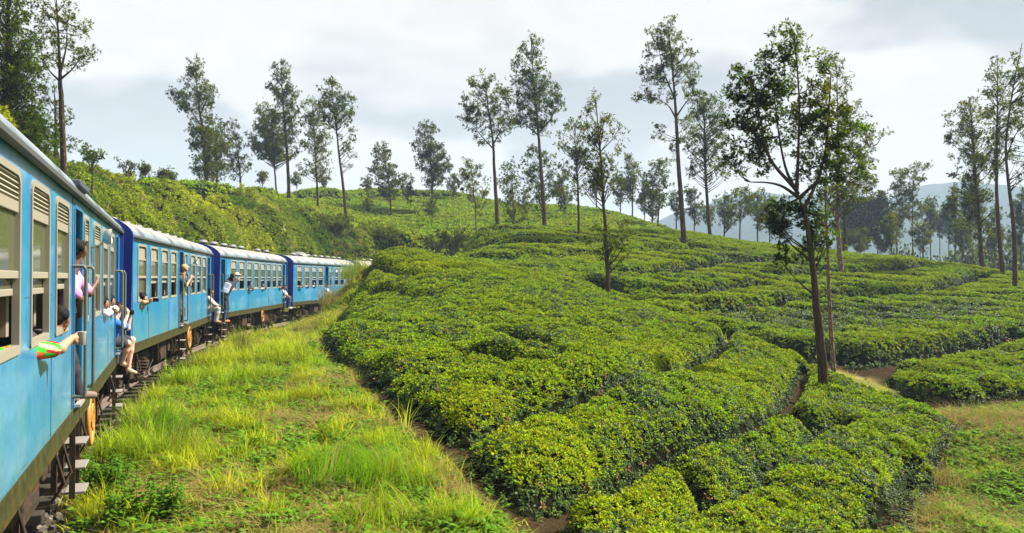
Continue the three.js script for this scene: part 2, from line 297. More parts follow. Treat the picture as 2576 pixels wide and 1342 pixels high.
function coach(k, type, louvred, label) {
  const { a, c } = COACH[k];
  const g = base('railway_coach', [c.x, 0, c.z], -a);
  tag(g, label, 'railway coach', 'blue coaches of the train');
  const L = COACH_L, blue = M.blue[k % 3];
  // the painted side, cut for windows and doors
  const S = new THREE.Shape(); S.moveTo(0, 1.215); S.lineTo(L, 1.215); S.lineTo(L, Y_GUT); S.lineTo(0, Y_GUT);
  const cut = (s, w, y0, y1, rt) => { const h = new THREE.Path(); roundRect(h, s - w / 2, y0, s + w / 2, y1, 0.02, rt); S.holes.push(h); };
  type.win.forEach((s) => cut(s, WIN_W - 0.02, WY0 + 0.01, WY1 - 0.01, 0.13)); type.narrow.forEach((s) => cut(s, NAR_W - 0.02, WY0 + 0.01, WY1 - 0.01, 0.12));
  type.door.forEach(([s, w]) => cut(s, w, 1.245, 3.43, 0.05));
  const side = sheet(S, 0.045, HALF_W);
  part('side_panel', side, blue, g); part('side_panel', side.clone().applyMatrix4(turned), blue, g);
  const sk = new THREE.Shape(); sk.moveTo(0, Y_SKIRT); sk.lineTo(L, Y_SKIRT); sk.lineTo(L, 1.213); sk.lineTo(0, 1.213);
  const skirt = sheet(sk, 0.04, HALF_W + 0.006);
  part('sole_bar', skirt, M.olive, g); part('sole_bar', skirt.clone().applyMatrix4(turned), M.olive, g);
  type.win.forEach((s, j) => makeWindow(g, s, WIN_W, louvred, j, 7 + k)); type.narrow.forEach((s) => makeWindow(g, s, NAR_W, louvred, 20, 7 + k));
  // far side: frames and panes of its windows
  { for (const s of type.win) { const fa = new Acc(), pa = new Acc(); const f = new THREE.Shape(); roundRect(f, s - WIN_W / 2, WY0, s + WIN_W / 2, WY1, 0.03, 0.13); const h = new THREE.Path(); roundRect(h, s - WIN_W / 2 + 0.045, WY0 + 0.06, s + WIN_W / 2 - 0.045, WY1 - 0.05, 0.01, 0.1); f.holes.push(h); fa.geom(sheet(f, 0.05, HALF_W + 0.014), turned); pa.geom(new THREE.BoxGeometry(0.004, 0.8, WIN_W - 0.1).translate(HALF_W - 0.02, 3.0, -L / 2 + s), turned); const fm = part('window', fa.build(), M.beige, g); part('pane', pa.build(), M.glass, fm); } }
  // seams where the side sheets meet
  for (const s of (type === TYPE_A ? [1.35, 7.86, 14.0] : [1.2, 4.7, 9.1, 13.1])) part('seam', new THREE.BoxGeometry(0.008, 2.3, 0.022).translate(HALF_W + 0.003, 2.385, -L / 2 + s), M.gutter, g);
  for (const s of [2.8, 5.6, 9.4, 12.2]) part('seam', new THREE.BoxGeometry(0.006, 0.82, 0.012).translate(HALF_W + 0.002, 1.63, -L / 2 + s), M.plainBlue, g);
  part('number_plate', new THREE.BoxGeometry(0.008, 0.34, 0.05).translate(HALF_W + 0.004, 3.0, -L / 2 + 1.28), M.tread, g);
  // roof, gutter
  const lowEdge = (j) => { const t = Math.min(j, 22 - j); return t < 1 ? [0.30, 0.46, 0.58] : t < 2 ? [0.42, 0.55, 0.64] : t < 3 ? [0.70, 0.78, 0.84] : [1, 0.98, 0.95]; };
  const prof = roofProfile(HALF_W + 0.05, Y_GUT + 0.03, 0.50), rs = new THREE.Shape(); prof.forEach(([x, y], j) => j ? rs.lineTo(x, y) : rs.moveTo(x, y)); rs.closePath();
  { const b = new Acc(true); const n = 24;
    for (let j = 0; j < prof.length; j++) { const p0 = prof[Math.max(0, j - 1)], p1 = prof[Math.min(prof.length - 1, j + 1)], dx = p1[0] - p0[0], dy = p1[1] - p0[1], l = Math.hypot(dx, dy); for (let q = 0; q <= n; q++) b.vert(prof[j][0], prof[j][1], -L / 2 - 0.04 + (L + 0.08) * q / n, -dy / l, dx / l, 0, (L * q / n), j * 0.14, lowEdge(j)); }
    for (let j = 0; j < prof.length - 1; j++) for (let q = 0; q < n; q++) { const o = j * (n + 1) + q; b.i.push(o, o + 1, o + n + 1, o + 1, o + n + 2, o + n + 1); }
    part('roof', b.build(), M.roof, g); }
  part('ceiling', new THREE.BoxGeometry(2 * HALF_W - 0.12, 0.03, L - 0.1).translate(0, 3.5, 0), M.inside, g);
  for (const sx of [1, -1]) part('gutter', new RoundedBoxGeometry(0.07, 0.055, L + 0.06, 1, 0.012).translate(sx * (HALF_W + 0.045), Y_GUT + 0.005, 0), M.gutter, g);
  part('floor', new THREE.BoxGeometry(2 * HALF_W - 0.1, 0.1, L - 0.02).translate(0, 1.19, 0), M.dark, g);
  // ends
  for (const e of [1, -1]) {
    const es = new THREE.Shape(); es.moveTo(-HALF_W - 0.03, Y_SKIRT - 0.05); es.lineTo(HALF_W + 0.03, Y_SKIRT - 0.05); const pr = roofProfile(HALF_W + 0.075, Y_GUT + 0.03, 0.53); for (let j = pr.length - 1; j >= 0; j--) es.lineTo(pr[j][0], pr[j][1]); es.closePath();
    const ho = new THREE.Path(); roundRect(ho, -0.42, 1.25, 0.42, 3.15, 0.02, 0.1); es.holes.push(ho);
    const eg = new THREE.ExtrudeGeometry(es, { depth: 0.07, bevelEnabled: false }); eg.translate(0, 0, e > 0 ? L / 2 : -L / 2 - 0.07);
    part('end_panel', eg, M.endBlue, g);
    const b = new Acc(); for (let j = 0; j < 5; j++) { const o = 0.5 + (j % 2) * 0.06, z0 = e * (L / 2 + 0.1 + j * 0.075); for (const sx of [1, -1]) b.box(sx * o, 2.2, z0, 0.08, 2.1, 0.075); b.box(0, 3.28, z0, 2 * o + 0.08, 0.08, 0.075); b.box(0, 1.2, z0, 2 * o + 0.08, 0.08, 0.075); }
    part('gangway_bellows', b.build(), M.black, g);
    for (const sx of [0.85, -0.85]) { const bu = new Acc(); bu.geom(new THREE.CylinderGeometry(0.07, 0.09, 0.42, 10).rotateX(Math.PI / 2).translate(sx, 0.95, e * (L / 2 + 0.28))); bu.geom(new THREE.CylinderGeometry(0.2, 0.2, 0.05, 14).rotateX(Math.PI / 2).translate(sx, 0.95, e * (L / 2 + 0.5))); part('buffer', bu.build(), M.iron, g); }
  }
  // inside: seat backs and door vestibule walls
  for (const s of type.win) for (const sx of [0.75, -0.75]) part('seat', new RoundedBoxGeometry(0.95, 1.15, 0.12, 2, 0.05).rotateX(0.12).translate(sx, 1.85, -L / 2 + s + 0.55), M.seat, g);
  for (const [s] of type.door) for (const e of [-0.5, 0.5]) if (s + e > 0.15 && s + e < L - 0.15) part('partition', new THREE.BoxGeometry(0.95, 2.2, 0.04).translate(HALF_W - 0.6, 2.35, -L / 2 + s + e), M.inside, g);
  // door fittings
  type.door.forEach(([s, w], j) => {
    const z = -L / 2 + s, X = HALF_W;
    const fr = new THREE.Shape(); roundRect(fr, s - w / 2 - 0.05, 1.22, s + w / 2 + 0.05, 3.47, 0.02, 0.07); const h = new THREE.Path(); roundRect(h, s - w / 2 + 0.012, 1.26, s + w / 2 - 0.012, 3.42, 0.02, 0.05); fr.holes.push(h);
    const d = part('door', sheet(fr, 0.03, X + 0.012), M.plainBlue, g);
    part('door_leaf', new RoundedBoxGeometry(0.62, 2.12, 0.04, 1, 0.012).translate(X - 0.38, 2.33, z - w / 2 - 0.02), M.plainBlue, d);
    part('sill', new THREE.BoxGeometry(0.2, 0.03, w).translate(X - 0.03, 1.245, z), M.steel, d);
    for (const e of [-1, 1]) { const zz = z + e * (w / 2 + 0.10), pts = [V3(X, 2.78, zz), V3(X + 0.10, 2.78, zz), V3(X + 0.125, 2.74, zz), V3(X + 0.125, 1.40, zz), V3(X + 0.10, 1.36, zz), V3(X, 1.36, zz)]; part('handrail', new Acc().tube(pts, 0.02, 8).build(), M.rail, g); }
    const ld = new Acc(); for (const e of [-1, 1]) ld.box(X - 0.02, 0.62, z + e * 0.22, 0.06, 0.84, 0.025);
    const lad = part('step_ladder', ld.build(), M.iron, g); for (let q = 0; q < 3; q++) part('tread', new RoundedBoxGeometry(0.22, 0.025, 0.42, 1, 0.006).translate(X + 0.0, 0.26 + q * 0.27, z), M.tread, lad);
  });
  // lamp bowl on the side
  if (type === TYPE_A) { const pts = [[0.001, 0], [0.07, 0.01], [0.1, 0.05], [0.105, 0.1], [0.095, 0.1], [0.06, 0.04], [0.001, 0.035]].map(([x, y]) => new THREE.Vector2(x, y)); const lg = new THREE.LatheGeometry(pts, 18).rotateZ(-Math.PI / 2).translate(HALF_W + 0.14, 3.2, -L / 2 + 5.72); const la = part('side_lamp', lg, M.steel, g); part('bracket', new Acc().tube([V3(HALF_W, 3.05, -L / 2 + 5.72), V3(HALF_W + 0.12, 3.1, -L / 2 + 5.72), V3(HALF_W + 0.15, 3.2, -L / 2 + 5.72)], 0.015, 6).build(), M.steel, la);
    const hw = new Acc(); hw.geom(new THREE.TorusGeometry(0.32, 0.034, 8, 28).rotateY(Math.PI / 2).translate(HALF_W - 0.01, 0.77, -L / 2 + 5.6)); for (let q = 0; q < 5; q++) { const t = q / 5 * Math.PI * 2; hw.tube([V3(HALF_W - 0.01, 0.77, -L / 2 + 5.6), V3(HALF_W - 0.01, 0.77 + 0.31 * Math.sin(t), -L / 2 + 5.6 + 0.31 * Math.cos(t))], 0.026, 6); } hw.geom(new THREE.CylinderGeometry(0.11, 0.11, 0.06, 12).rotateZ(Math.PI / 2).translate(HALF_W - 0.01, 0.77, -L / 2 + 5.6));
    part('handbrake_wheel', hw.build(), M.yellow, g); }
  else { const hw = new Acc(); const z = -L / 2 + 6.1; hw.geom(new THREE.TorusGeometry(0.26, 0.03, 8, 24).rotateY(Math.PI / 2).translate(HALF_W - 0.01, 0.74, z)); hw.box(HALF_W - 0.01, 0.74, z, 0.04, 0.58, 0.05); hw.box(HALF_W - 0.01, 0.74, z, 0.04, 0.05, 0.58); part('handbrake_wheel', hw.build(), M.yellow, g); }
  // roof ventilators
  const vs = k === 0 ? [] : type === TYPE_A ? [0.9, 2.4, 3.9, 5.4, 6.9, 8.4, 9.9, 11.4] : [0.7, 2.9, 6.6, 8.2, 9.8, 11.4, 13.0];
  for (const s of vs) for (const sx of [0.45]) {
    const q = type === TYPE_A && k === 1 ? 0.5 : 0.85;
    const pts = [[0.16, 0], [0.12, 0.05], [0.12, 0.12], [0.20, 0.13], [0.21, 0.17], [0.14, 0.25], [0.001, 0.28]].map(([x, y]) => new THREE.Vector2(x * q, y * q));
    const v = part('roof_ventilator', new THREE.LatheGeometry(pts, 12).scale(1, 1, 1.5).translate(sx, 4.02, -L / 2 + s), M.vent, g);
    part('vent_slot', new THREE.CylinderGeometry(0.125 * q, 0.125 * q, 0.06 * q, 12).scale(1, 1, 1.5).translate(sx, 4.03 + 0.085 * q, -L / 2 + s), M.dark, v);
  }
  if (k === 1 || k === 3) { const s = k === 1 ? 13.1 : 9.2; const tg = new THREE.CylinderGeometry(0.75, 0.95, 1.1, 20, 1).rotateX(Math.PI / 2); part('roof_tank', new THREE.SphereGeometry(0.62, 20, 10, 0, Math.PI * 2, 0, Math.PI / 2).scale(1.0, 0.62, 0.95).translate(0.1, 4.0, -L / 2 + s), k === 1 ? M.tank : M.vent, g); }
  if (k === 0) part('roof_clip', new RoundedBoxGeometry(0.10, 0.07, 0.95, 1, 0.015).translate(HALF_W + 0.03, 3.68, -L / 2 + 7.4), M.tank, g);
  // underframe and bogies
  { const u = new Acc(); for (const sx of [0.75, -0.75]) u.box(sx, 0.98, 0, 0.14, 0.22, L - 0.3); for (let q = 0; q < 8; q++) u.box(0, 0.98, -L / 2 + 0.6 + q * 1.87, 2.5, 0.12, 0.1); part('underframe', u.build(), M.iron, g);
    const boxes = [[4.4, 1.1, 0.55], [9.0, 0.9, 0.5], [8.0, 0.5, 0.36]]; for (const [s, w, h] of boxes) part('equipment_box', new RoundedBoxGeometry(0.55, h, w, 1, 0.03).translate(0.95, 0.92 - h / 2, -L / 2 + s), M.iron, g);
    for (const s of [1.35, 4.0, 6.2, 7.95, 8.5, 10.6, 13.2]) { const hg = new Acc(); hg.box(HALF_W - 0.08, 0.76, -L / 2 + s, 0.05, 0.5, 0.06); hg.tube([V3(HALF_W - 0.08, 0.95, -L / 2 + s), V3(HALF_W + 0.02, 0.6, -L / 2 + s + 0.05), V3(HALF_W - 0.1, 0.42, -L / 2 + s)], 0.016, 5); part('hanger', hg.build(), M.iron, g); } }
  for (const s of [2.5, 11.8]) {
    const b = new THREE.Group(); b.name = 'bogie'; b.position.set(0, 0, -L / 2 + s); g.add(b);
    const wheel = new THREE.LatheGeometry([[0.001, 0.05], [0.1, 0.07], [0.12, 0.03], [0.34, 0.02], [0.36, 0.06], [0.42, 0.065], [0.425, -0.02], [0.45, -0.025], [0.45, -0.055], [0.3, -0.05], [0.001, -0.05]].map(([x, y]) => new THREE.Vector2(x, y)), 24).rotateZ(-Math.PI / 2);
    for (const z of [-0.95, 0.95]) { for (const sx of [1, -1]) { part('wheel', wheel.clone().rotateY(sx > 0 ? 0 : Math.PI).translate(sx * 0.84, 0.43, z), M.iron, b); part('axle_box', new RoundedBoxGeometry(0.24, 0.28, 0.3, 1, 0.04).translate(sx * 1.06, 0.43, z), M.iron, b); } part('axle', new THREE.CylinderGeometry(0.07, 0.07, 1.7, 8).rotateZ(Math.PI / 2).translate(0, 0.43, z), M.iron, b); }
    for (const sx of [1, -1]) {
      const f = new Acc(); f.box(sx * 1.05, 0.72, 0, 0.14, 0.16, 2.7); for (const z of [-0.95, 0.95]) { f.box(sx * 1.05, 0.6, z - 0.22, 0.12, 0.3, 0.07); f.box(sx * 1.05, 0.6, z + 0.22, 0.12, 0.3, 0.07); } f.box(sx * 1.05, 0.42, 0, 0.1, 0.1, 1.0); part('bogie_frame', f.build(), M.iron, b);
      for (const z of [-0.35, 0.35]) { const pts = []; for (let q = 0; q <= 60; q++) { const t = q / 60; pts.push(V3(sx * 1.13 + 0.1 * Math.cos(t * 30), 0.36 + 0.36 * t, z + 0.1 * Math.sin(t * 30))); } part('spring', new Acc().tube(pts, 0.02, 5).build(), M.iron, b); }
      part('brake_pipe', new Acc().tube([V3(sx * 1.2, 0.9, -1.3), V3(sx * 1.24, 0.55, -1.15), V3(sx * 1.2, 0.25, -0.5), V3(sx * 1.22, 0.3, 0.6), V3(sx * 1.2, 0.8, 1.3)], 0.018, 5).build(), M.iron, b);
    }
  }
  return g;
}
const COACHES = [
  coach(0, TYPE_A, true, 'nearest blue coach, running out of the left edge, with louvred windows'),
  coach(1, TYPE_A, false, 'second blue coach from the camera, with a dark domed tank on its roof'),
  coach(2, TYPE_B, false, 'third blue coach, with eight windows in one unbroken row between its doors'),
  coach(3, TYPE_A, false, 'fourth blue coach, its far end disappearing behind grass and the tea mound'),
  coach(4, TYPE_A, false, 'last visible coach, only its pale roof showing above the bushes'),
];
COACHES[4].userData.group = 'blue coaches of the train';
// the track under it
{
  const tr = base('railway_track'); tag(tr, 'dark railway track of sleepers and rails under the blue train', 'railway track');
  for (const off of [0.84, -0.84]) {
    const b = new Acc(), prof = [[-0.07, -0.15], [0.07, -0.15], [0.02, -0.11], [0.02, -0.04], [0.036, -0.03], [0.036, 0], [-0.036, 0], [-0.036, -0.03], [-0.02, -0.04], [-0.02, -0.11], [-0.07, -0.15]];
    TRACK.forEach((t, k) => { for (const [x, y] of prof) b.vert(t.x + Math.cos(t.a) * (off + x), y, t.z + Math.sin(t.a) * (off + x), Math.cos(t.a) * Math.sign(x || 1) * 0.7, y > -0.02 ? 0.8 : 0.3, Math.sin(t.a) * Math.sign(x || 1) * 0.7); if (k) for (let q = 0; q < prof.length - 1; q++) { const o = (k - 1) * prof.length + q, p = o + prof.length; b.i.push(o, p, o + 1, o + 1, p, p + 1); } });
    part('rail', b.build(), M.rustRail, tr);
  }
  const sg = new RoundedBoxGeometry(2.5, 0.14, 0.24, 1, 0.02);
  for (let k = 18; k < TRACK.length - 14; k++) for (const h of [0, 0.5]) { const t = TRACK[k], u = TRACK[k + 1], m = part('sleeper', sg, M.sleeper, tr); m.position.set(lerp(t.x, u.x, h), -0.225, lerp(t.z, u.z, h)); m.rotation.y = -lerp(t.a, u.a, h); }
}

{ // broken stone along the track
  const g = new THREE.Group(); g.name = 'ballast_gravel'; scene.add(g); tag(g, 'dark broken stone lying along the track under the train', null, null, 'stuff');
  const r = rng(4242), n = 9000, im = new THREE.InstancedMesh(new THREE.DodecahedronGeometry(0.045, 0), mat(0.10, 0.088, 0.075, 0.95, { specularIntensity: 0.15 }), n), m = new THREE.Matrix4(), q = new THREE.Quaternion(), e = new THREE.Euler();
  for (let k = 0; k < n; k++) { const i = 20 + Math.floor(r() * 38), t = TRACK[i], u = TRACK[i + 1], h = r(), o = -0.6 + 2.7 * r(), a = lerp(t.a, u.a, h), x = lerp(t.x, u.x, h) + Math.cos(a) * o, z = lerp(t.z, u.z, h) + Math.sin(a) * o, s = 0.5 + 0.9 * r(); q.setFromEuler(e.set(r() * 6, r() * 6, r() * 6)); m.compose(V3(x, H(x, z) + 0.012, z), q, V3(s, s * 0.8, s * 1.1)); im.setMatrixAt(k, m); im.setColorAt(k, new THREE.Color().setScalar(0.5 + r())); }
  im.name = 'stones'; g.add(im);
}

// ---------------------------------------------------------------- ground
const poly = (arr) => arr;
function inPoly(P, x, z) { let c = false; for (let i = 0, j = P.length - 1; i < P.length; j = i++) { const [xi, zi] = P[i], [xj, zj] = P[j]; if ((zi > z) !== (zj > z) && x < (xj - xi) * (z - zi) / (zj - zi) + xi) c = !c; } return c; }
function segDist(P, x, z, closed) { let b = 1e9; const n = P.length; for (let i = 0; i < (closed ? n : n - 1); i++) { const [ax, az] = P[i], [bx, bz] = P[(i + 1) % n], dx = bx - ax, dz = bz - az, t = clamp(((x - ax) * dx + (z - az) * dz) / (dx * dx + dz * dz + 1e-9), 0, 1), ex = x - ax - t * dx, ez = z - az - t * dz, d = ex * ex + ez * ez; if (d < b) b = d; } return Math.sqrt(b); }
const onGround = (arr, off = 0) => arr.map(([px, py, Z]) => Z ? G2(px, Z) : hit(px, py, off)).filter(Boolean);
// outline of the near block of tea: verge edge (photo foot line), then the far side behind the crest, then the right edge
const TEA1 = [...onGround([[1335, 1345], [1180, 1222], [1085, 1120], [960, 1030], [880, 945], [815, 885], [797, 850]]), G2(830, 33), G2(880, 40), G2(925, 46), G2(945, 50), G2(1000, 52.5), G2(1100, 52.5), G2(1300, 51), G2(1500, 47.5), G2(1560, 43.5), G2(1720, 39.5), G2(1850, 35.5), G2(2020, 30.8), G2(2110, 28.6), G2(2210, 26.8), G2(2335, 25), G2(2430, 22.3), ...onGround([[2416, 1095], [2388, 1140], [2360, 1215], [2345, 1295], [2325, 1342]]), [5.5, -8.5], [2.2, -5.5]];
const TEA2 = [G2(1010, 57), G2(1180, 56.5), G2(1300, 55.5), G2(1480, 51.5), G2(1540, 47.5), G2(1700, 43.5), G2(1850, 38.5), G2(1990, 35), ...onGround([[2100, 925], [2163, 945], [2205, 945], [2240, 975], [2278, 1005], [2388, 1038], [2454, 1045], [2576, 1022]]), [21, -27], [33, -36], [44, -60], [52, -80], G2(2576, 86), G2(2300, 92), G2(2100, 94), G2(1900, 97), G2(1700, 100), G2(1500, 94), G2(1300, 90), G2(1180, 87), G2(1090, 78)];
const TEA3 = [G2(1180, 89), G2(1300, 92), G2(1500, 97), G2(1720, 106), G2(1850, 112), G2(1900, 130), G2(1700, 160), G2(1450, 185), G2(1150, 185), G2(940, 185), G2(800, 172), G2(630, 150), G2(526, 122), G2(350, 95), G2(338, 64), G2(500, 72), G2(620, 84), G2(700, 92), G2(860, 92), G2(960, 92), G2(1080, 86)];
const bareSoil = new Float32Array(1);
{
  const xs = [], zs = [];
  for (let x = -2000; x < -140; x += 60) xs.push(x); for (let x = -140; x < -24; x += 1.6) xs.push(x); for (let x = -24; x < 24; x += 0.4) xs.push(x); for (let x = 24; x < 150; x += 1.6) xs.push(x); for (let x = 150; x <= 2000; x += 60) xs.push(x);
  for (let z = -2400; z < -240; z += 60) zs.push(z); for (let z = -240; z < -60; z += 1.6) zs.push(z); for (let z = -60; z < 2; z += 0.4) zs.push(z); for (let z = 2; z < 30; z += 2) zs.push(z); for (let z = 30; z <= 600; z += 60) zs.push(z);
  const b = new Acc(true), W = xs.length, e = 0.3;
  for (const z of zs) for (const x of xs) {
    const y = H(x, z), nx = H(x - e, z) - H(x + e, z), nz = H(x, z - e) - H(x, z + e), n = V3(nx, 2 * e, nz).normalize();
    const f = fbm(x * 0.35, z * 0.35, 4, 61), g = fbm(x * 2.1, z * 2.1, 3, 62);
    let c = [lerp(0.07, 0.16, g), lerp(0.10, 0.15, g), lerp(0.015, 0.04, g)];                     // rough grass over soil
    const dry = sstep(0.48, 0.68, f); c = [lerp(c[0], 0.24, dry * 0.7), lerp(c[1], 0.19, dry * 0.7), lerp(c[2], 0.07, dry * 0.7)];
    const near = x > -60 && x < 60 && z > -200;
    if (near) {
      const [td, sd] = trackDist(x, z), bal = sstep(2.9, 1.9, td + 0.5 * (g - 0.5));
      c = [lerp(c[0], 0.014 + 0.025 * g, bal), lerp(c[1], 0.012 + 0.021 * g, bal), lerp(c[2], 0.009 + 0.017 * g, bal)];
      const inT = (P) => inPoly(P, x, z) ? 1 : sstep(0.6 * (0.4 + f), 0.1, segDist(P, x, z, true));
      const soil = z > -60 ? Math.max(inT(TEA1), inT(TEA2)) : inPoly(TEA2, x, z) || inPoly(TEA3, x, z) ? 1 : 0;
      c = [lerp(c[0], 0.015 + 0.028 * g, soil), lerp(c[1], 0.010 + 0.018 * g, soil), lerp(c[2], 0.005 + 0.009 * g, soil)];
    }
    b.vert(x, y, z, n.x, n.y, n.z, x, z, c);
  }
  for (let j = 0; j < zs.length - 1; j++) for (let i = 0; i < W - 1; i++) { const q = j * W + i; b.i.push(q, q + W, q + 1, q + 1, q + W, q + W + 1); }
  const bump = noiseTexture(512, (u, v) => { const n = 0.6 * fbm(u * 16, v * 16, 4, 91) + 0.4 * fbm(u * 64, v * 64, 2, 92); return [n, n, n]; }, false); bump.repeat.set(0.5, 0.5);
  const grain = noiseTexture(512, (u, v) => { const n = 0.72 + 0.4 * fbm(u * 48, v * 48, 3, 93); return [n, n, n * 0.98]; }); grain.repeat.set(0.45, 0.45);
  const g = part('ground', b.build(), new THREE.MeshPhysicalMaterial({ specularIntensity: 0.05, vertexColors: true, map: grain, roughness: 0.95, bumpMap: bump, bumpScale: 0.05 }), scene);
  tag(g, 'uneven ground of soil and rough grass under the plantation', null, null, 'structure');
}

// ---------------------------------------------------------------- leaves
// a sprig: folded leaves round a stalk; up is y
function sprig(n, len, wid, tilt0, tilt1, seed, lift = 0.02) {
  const b = new Acc(), r = rng(seed);
  for (let k = 0; k < n; k++) {
    const yaw = k * 2.4 + r() * 0.8, t = lerp(tilt0, tilt1, r()), L = len * (0.75 + 0.5 * r()), w = wid * (0.8 + 0.4 * r()), y0 = lift * (k / n - 0.5) * 2;
    const q = new THREE.Quaternion().setFromEuler(new THREE.Euler(0, yaw, 0)), tq = new THREE.Quaternion().setFromAxisAngle(V3(0, 0, 1), t), roll = new THREE.Quaternion().setFromAxisAngle(V3(1, 0, 0), (r() - 0.5) * 1.0);
    const f = (x, y, z) => V3(x, y, z).applyQuaternion(roll).applyQuaternion(tq).applyQuaternion(q).add(V3(0, y0, 0));
    const A = f(0.01, 0, 0), B = f(L * 0.5, -0.10 * w, w * 0.5), C = f(L, -0.12 * L, 0), D = f(L * 0.5, -0.10 * w, -w * 0.5), E = f(L * 0.52, 0.12 * w, 0);
    const tri = (a, c, d) => { const N = new THREE.Vector3().crossVectors(c.clone().sub(a), d.clone().sub(a)).normalize(); const s = N.y < 0 ? -1 : 1; const o = b.vert(a.x, a.y, a.z, N.x * s, N.y * s, N.z * s); b.vert(c.x, c.y, c.z, N.x * s, N.y * s, N.z * s); b.vert(d.x, d.y, d.z, N.x * s, N.y * s, N.z * s); s > 0 ? b.i.push(o, o + 1, o + 2) : b.i.push(o, o + 2, o + 1); };
    tri(A, B, E); tri(B, C, E); tri(C, D, E); tri(D, A, E);
  }
  return b.build();
}
const LEAF = {
  old: new THREE.MeshPhysicalMaterial({ color: rgb(1, 1, 1), roughness: 0.45, specularIntensity: 0.20 }),
  young: new THREE.MeshPhysicalMaterial({ color: rgb(1, 1, 1), roughness: 0.8, transmission: 0.30, thickness: 0, specularIntensity: 0.10 }),
  grass: new THREE.MeshPhysicalMaterial({ color: rgb(1, 1, 1), roughness: 0.85, transmission: 0.36, thickness: 0, specularIntensity: 0.08 }),
  crown: new THREE.MeshPhysicalMaterial({ vertexColors: true, roughness: 0.85, transmission: 0.58, thickness: 0, specularIntensity: 0.03 }),
};
class Scatter {   // collects copies of one shape
  constructor() { this.m = []; this.c = []; }
  add(x, y, z, nx, ny, nz, yaw, s, c, sy = s) {
    const q = Scatter.q.setFromUnitVectors(Scatter.up, Scatter.v.set(nx, ny, nz).normalize()), y2 = Scatter.y.setFromAxisAngle(Scatter.up, yaw); q.multiply(y2);
    Scatter.M.compose(Scatter.p.set(x, y, z), q, Scatter.s.set(s, sy, s)); this.m.push(...Scatter.M.elements); this.c.push(c[0], c[1], c[2]);
  }
  build(name, geo, material, parent, kind = 'stuff') {
    const n = this.m.length / 16; if (!n) return null;
    const im = new THREE.InstancedMesh(geo, material, n); im.name = name; im.instanceMatrix.array.set(this.m); im.instanceColor = new THREE.InstancedBufferAttribute(new Float32Array(this.c), 3); im.userData.kind = kind; parent.add(im); return im;
  }
}
Object.assign(Scatter, { q: new THREE.Quaternion(), y: new THREE.Quaternion(), up: V3(0, 1, 0), v: V3(0, 0, 0), p: V3(0, 0, 0), s: V3(1, 1, 1), M: new THREE.Matrix4() });
function worley(x, z, cell, seed) { const gx = Math.floor(x / cell), gz = Math.floor(z / cell); let b = 9, b2 = 9, id = 0; for (let j = -1; j <= 1; j++) for (let i = -1; i <= 1; i++) { const cx = gx + i, cz = gz + j, dx = (cx + 0.15 + 0.7 * hash(cx, cz, seed)) * cell - x, dz = (cz + 0.15 + 0.7 * hash(cx, cz, seed + 1)) * cell - z, d = Math.sqrt(dx * dx + dz * dz) / cell; if (d < b) { b2 = b; b = d; id = hash(cx, cz, seed + 2); } else if (d < b2) b2 = d; } return [b, b2, id]; }

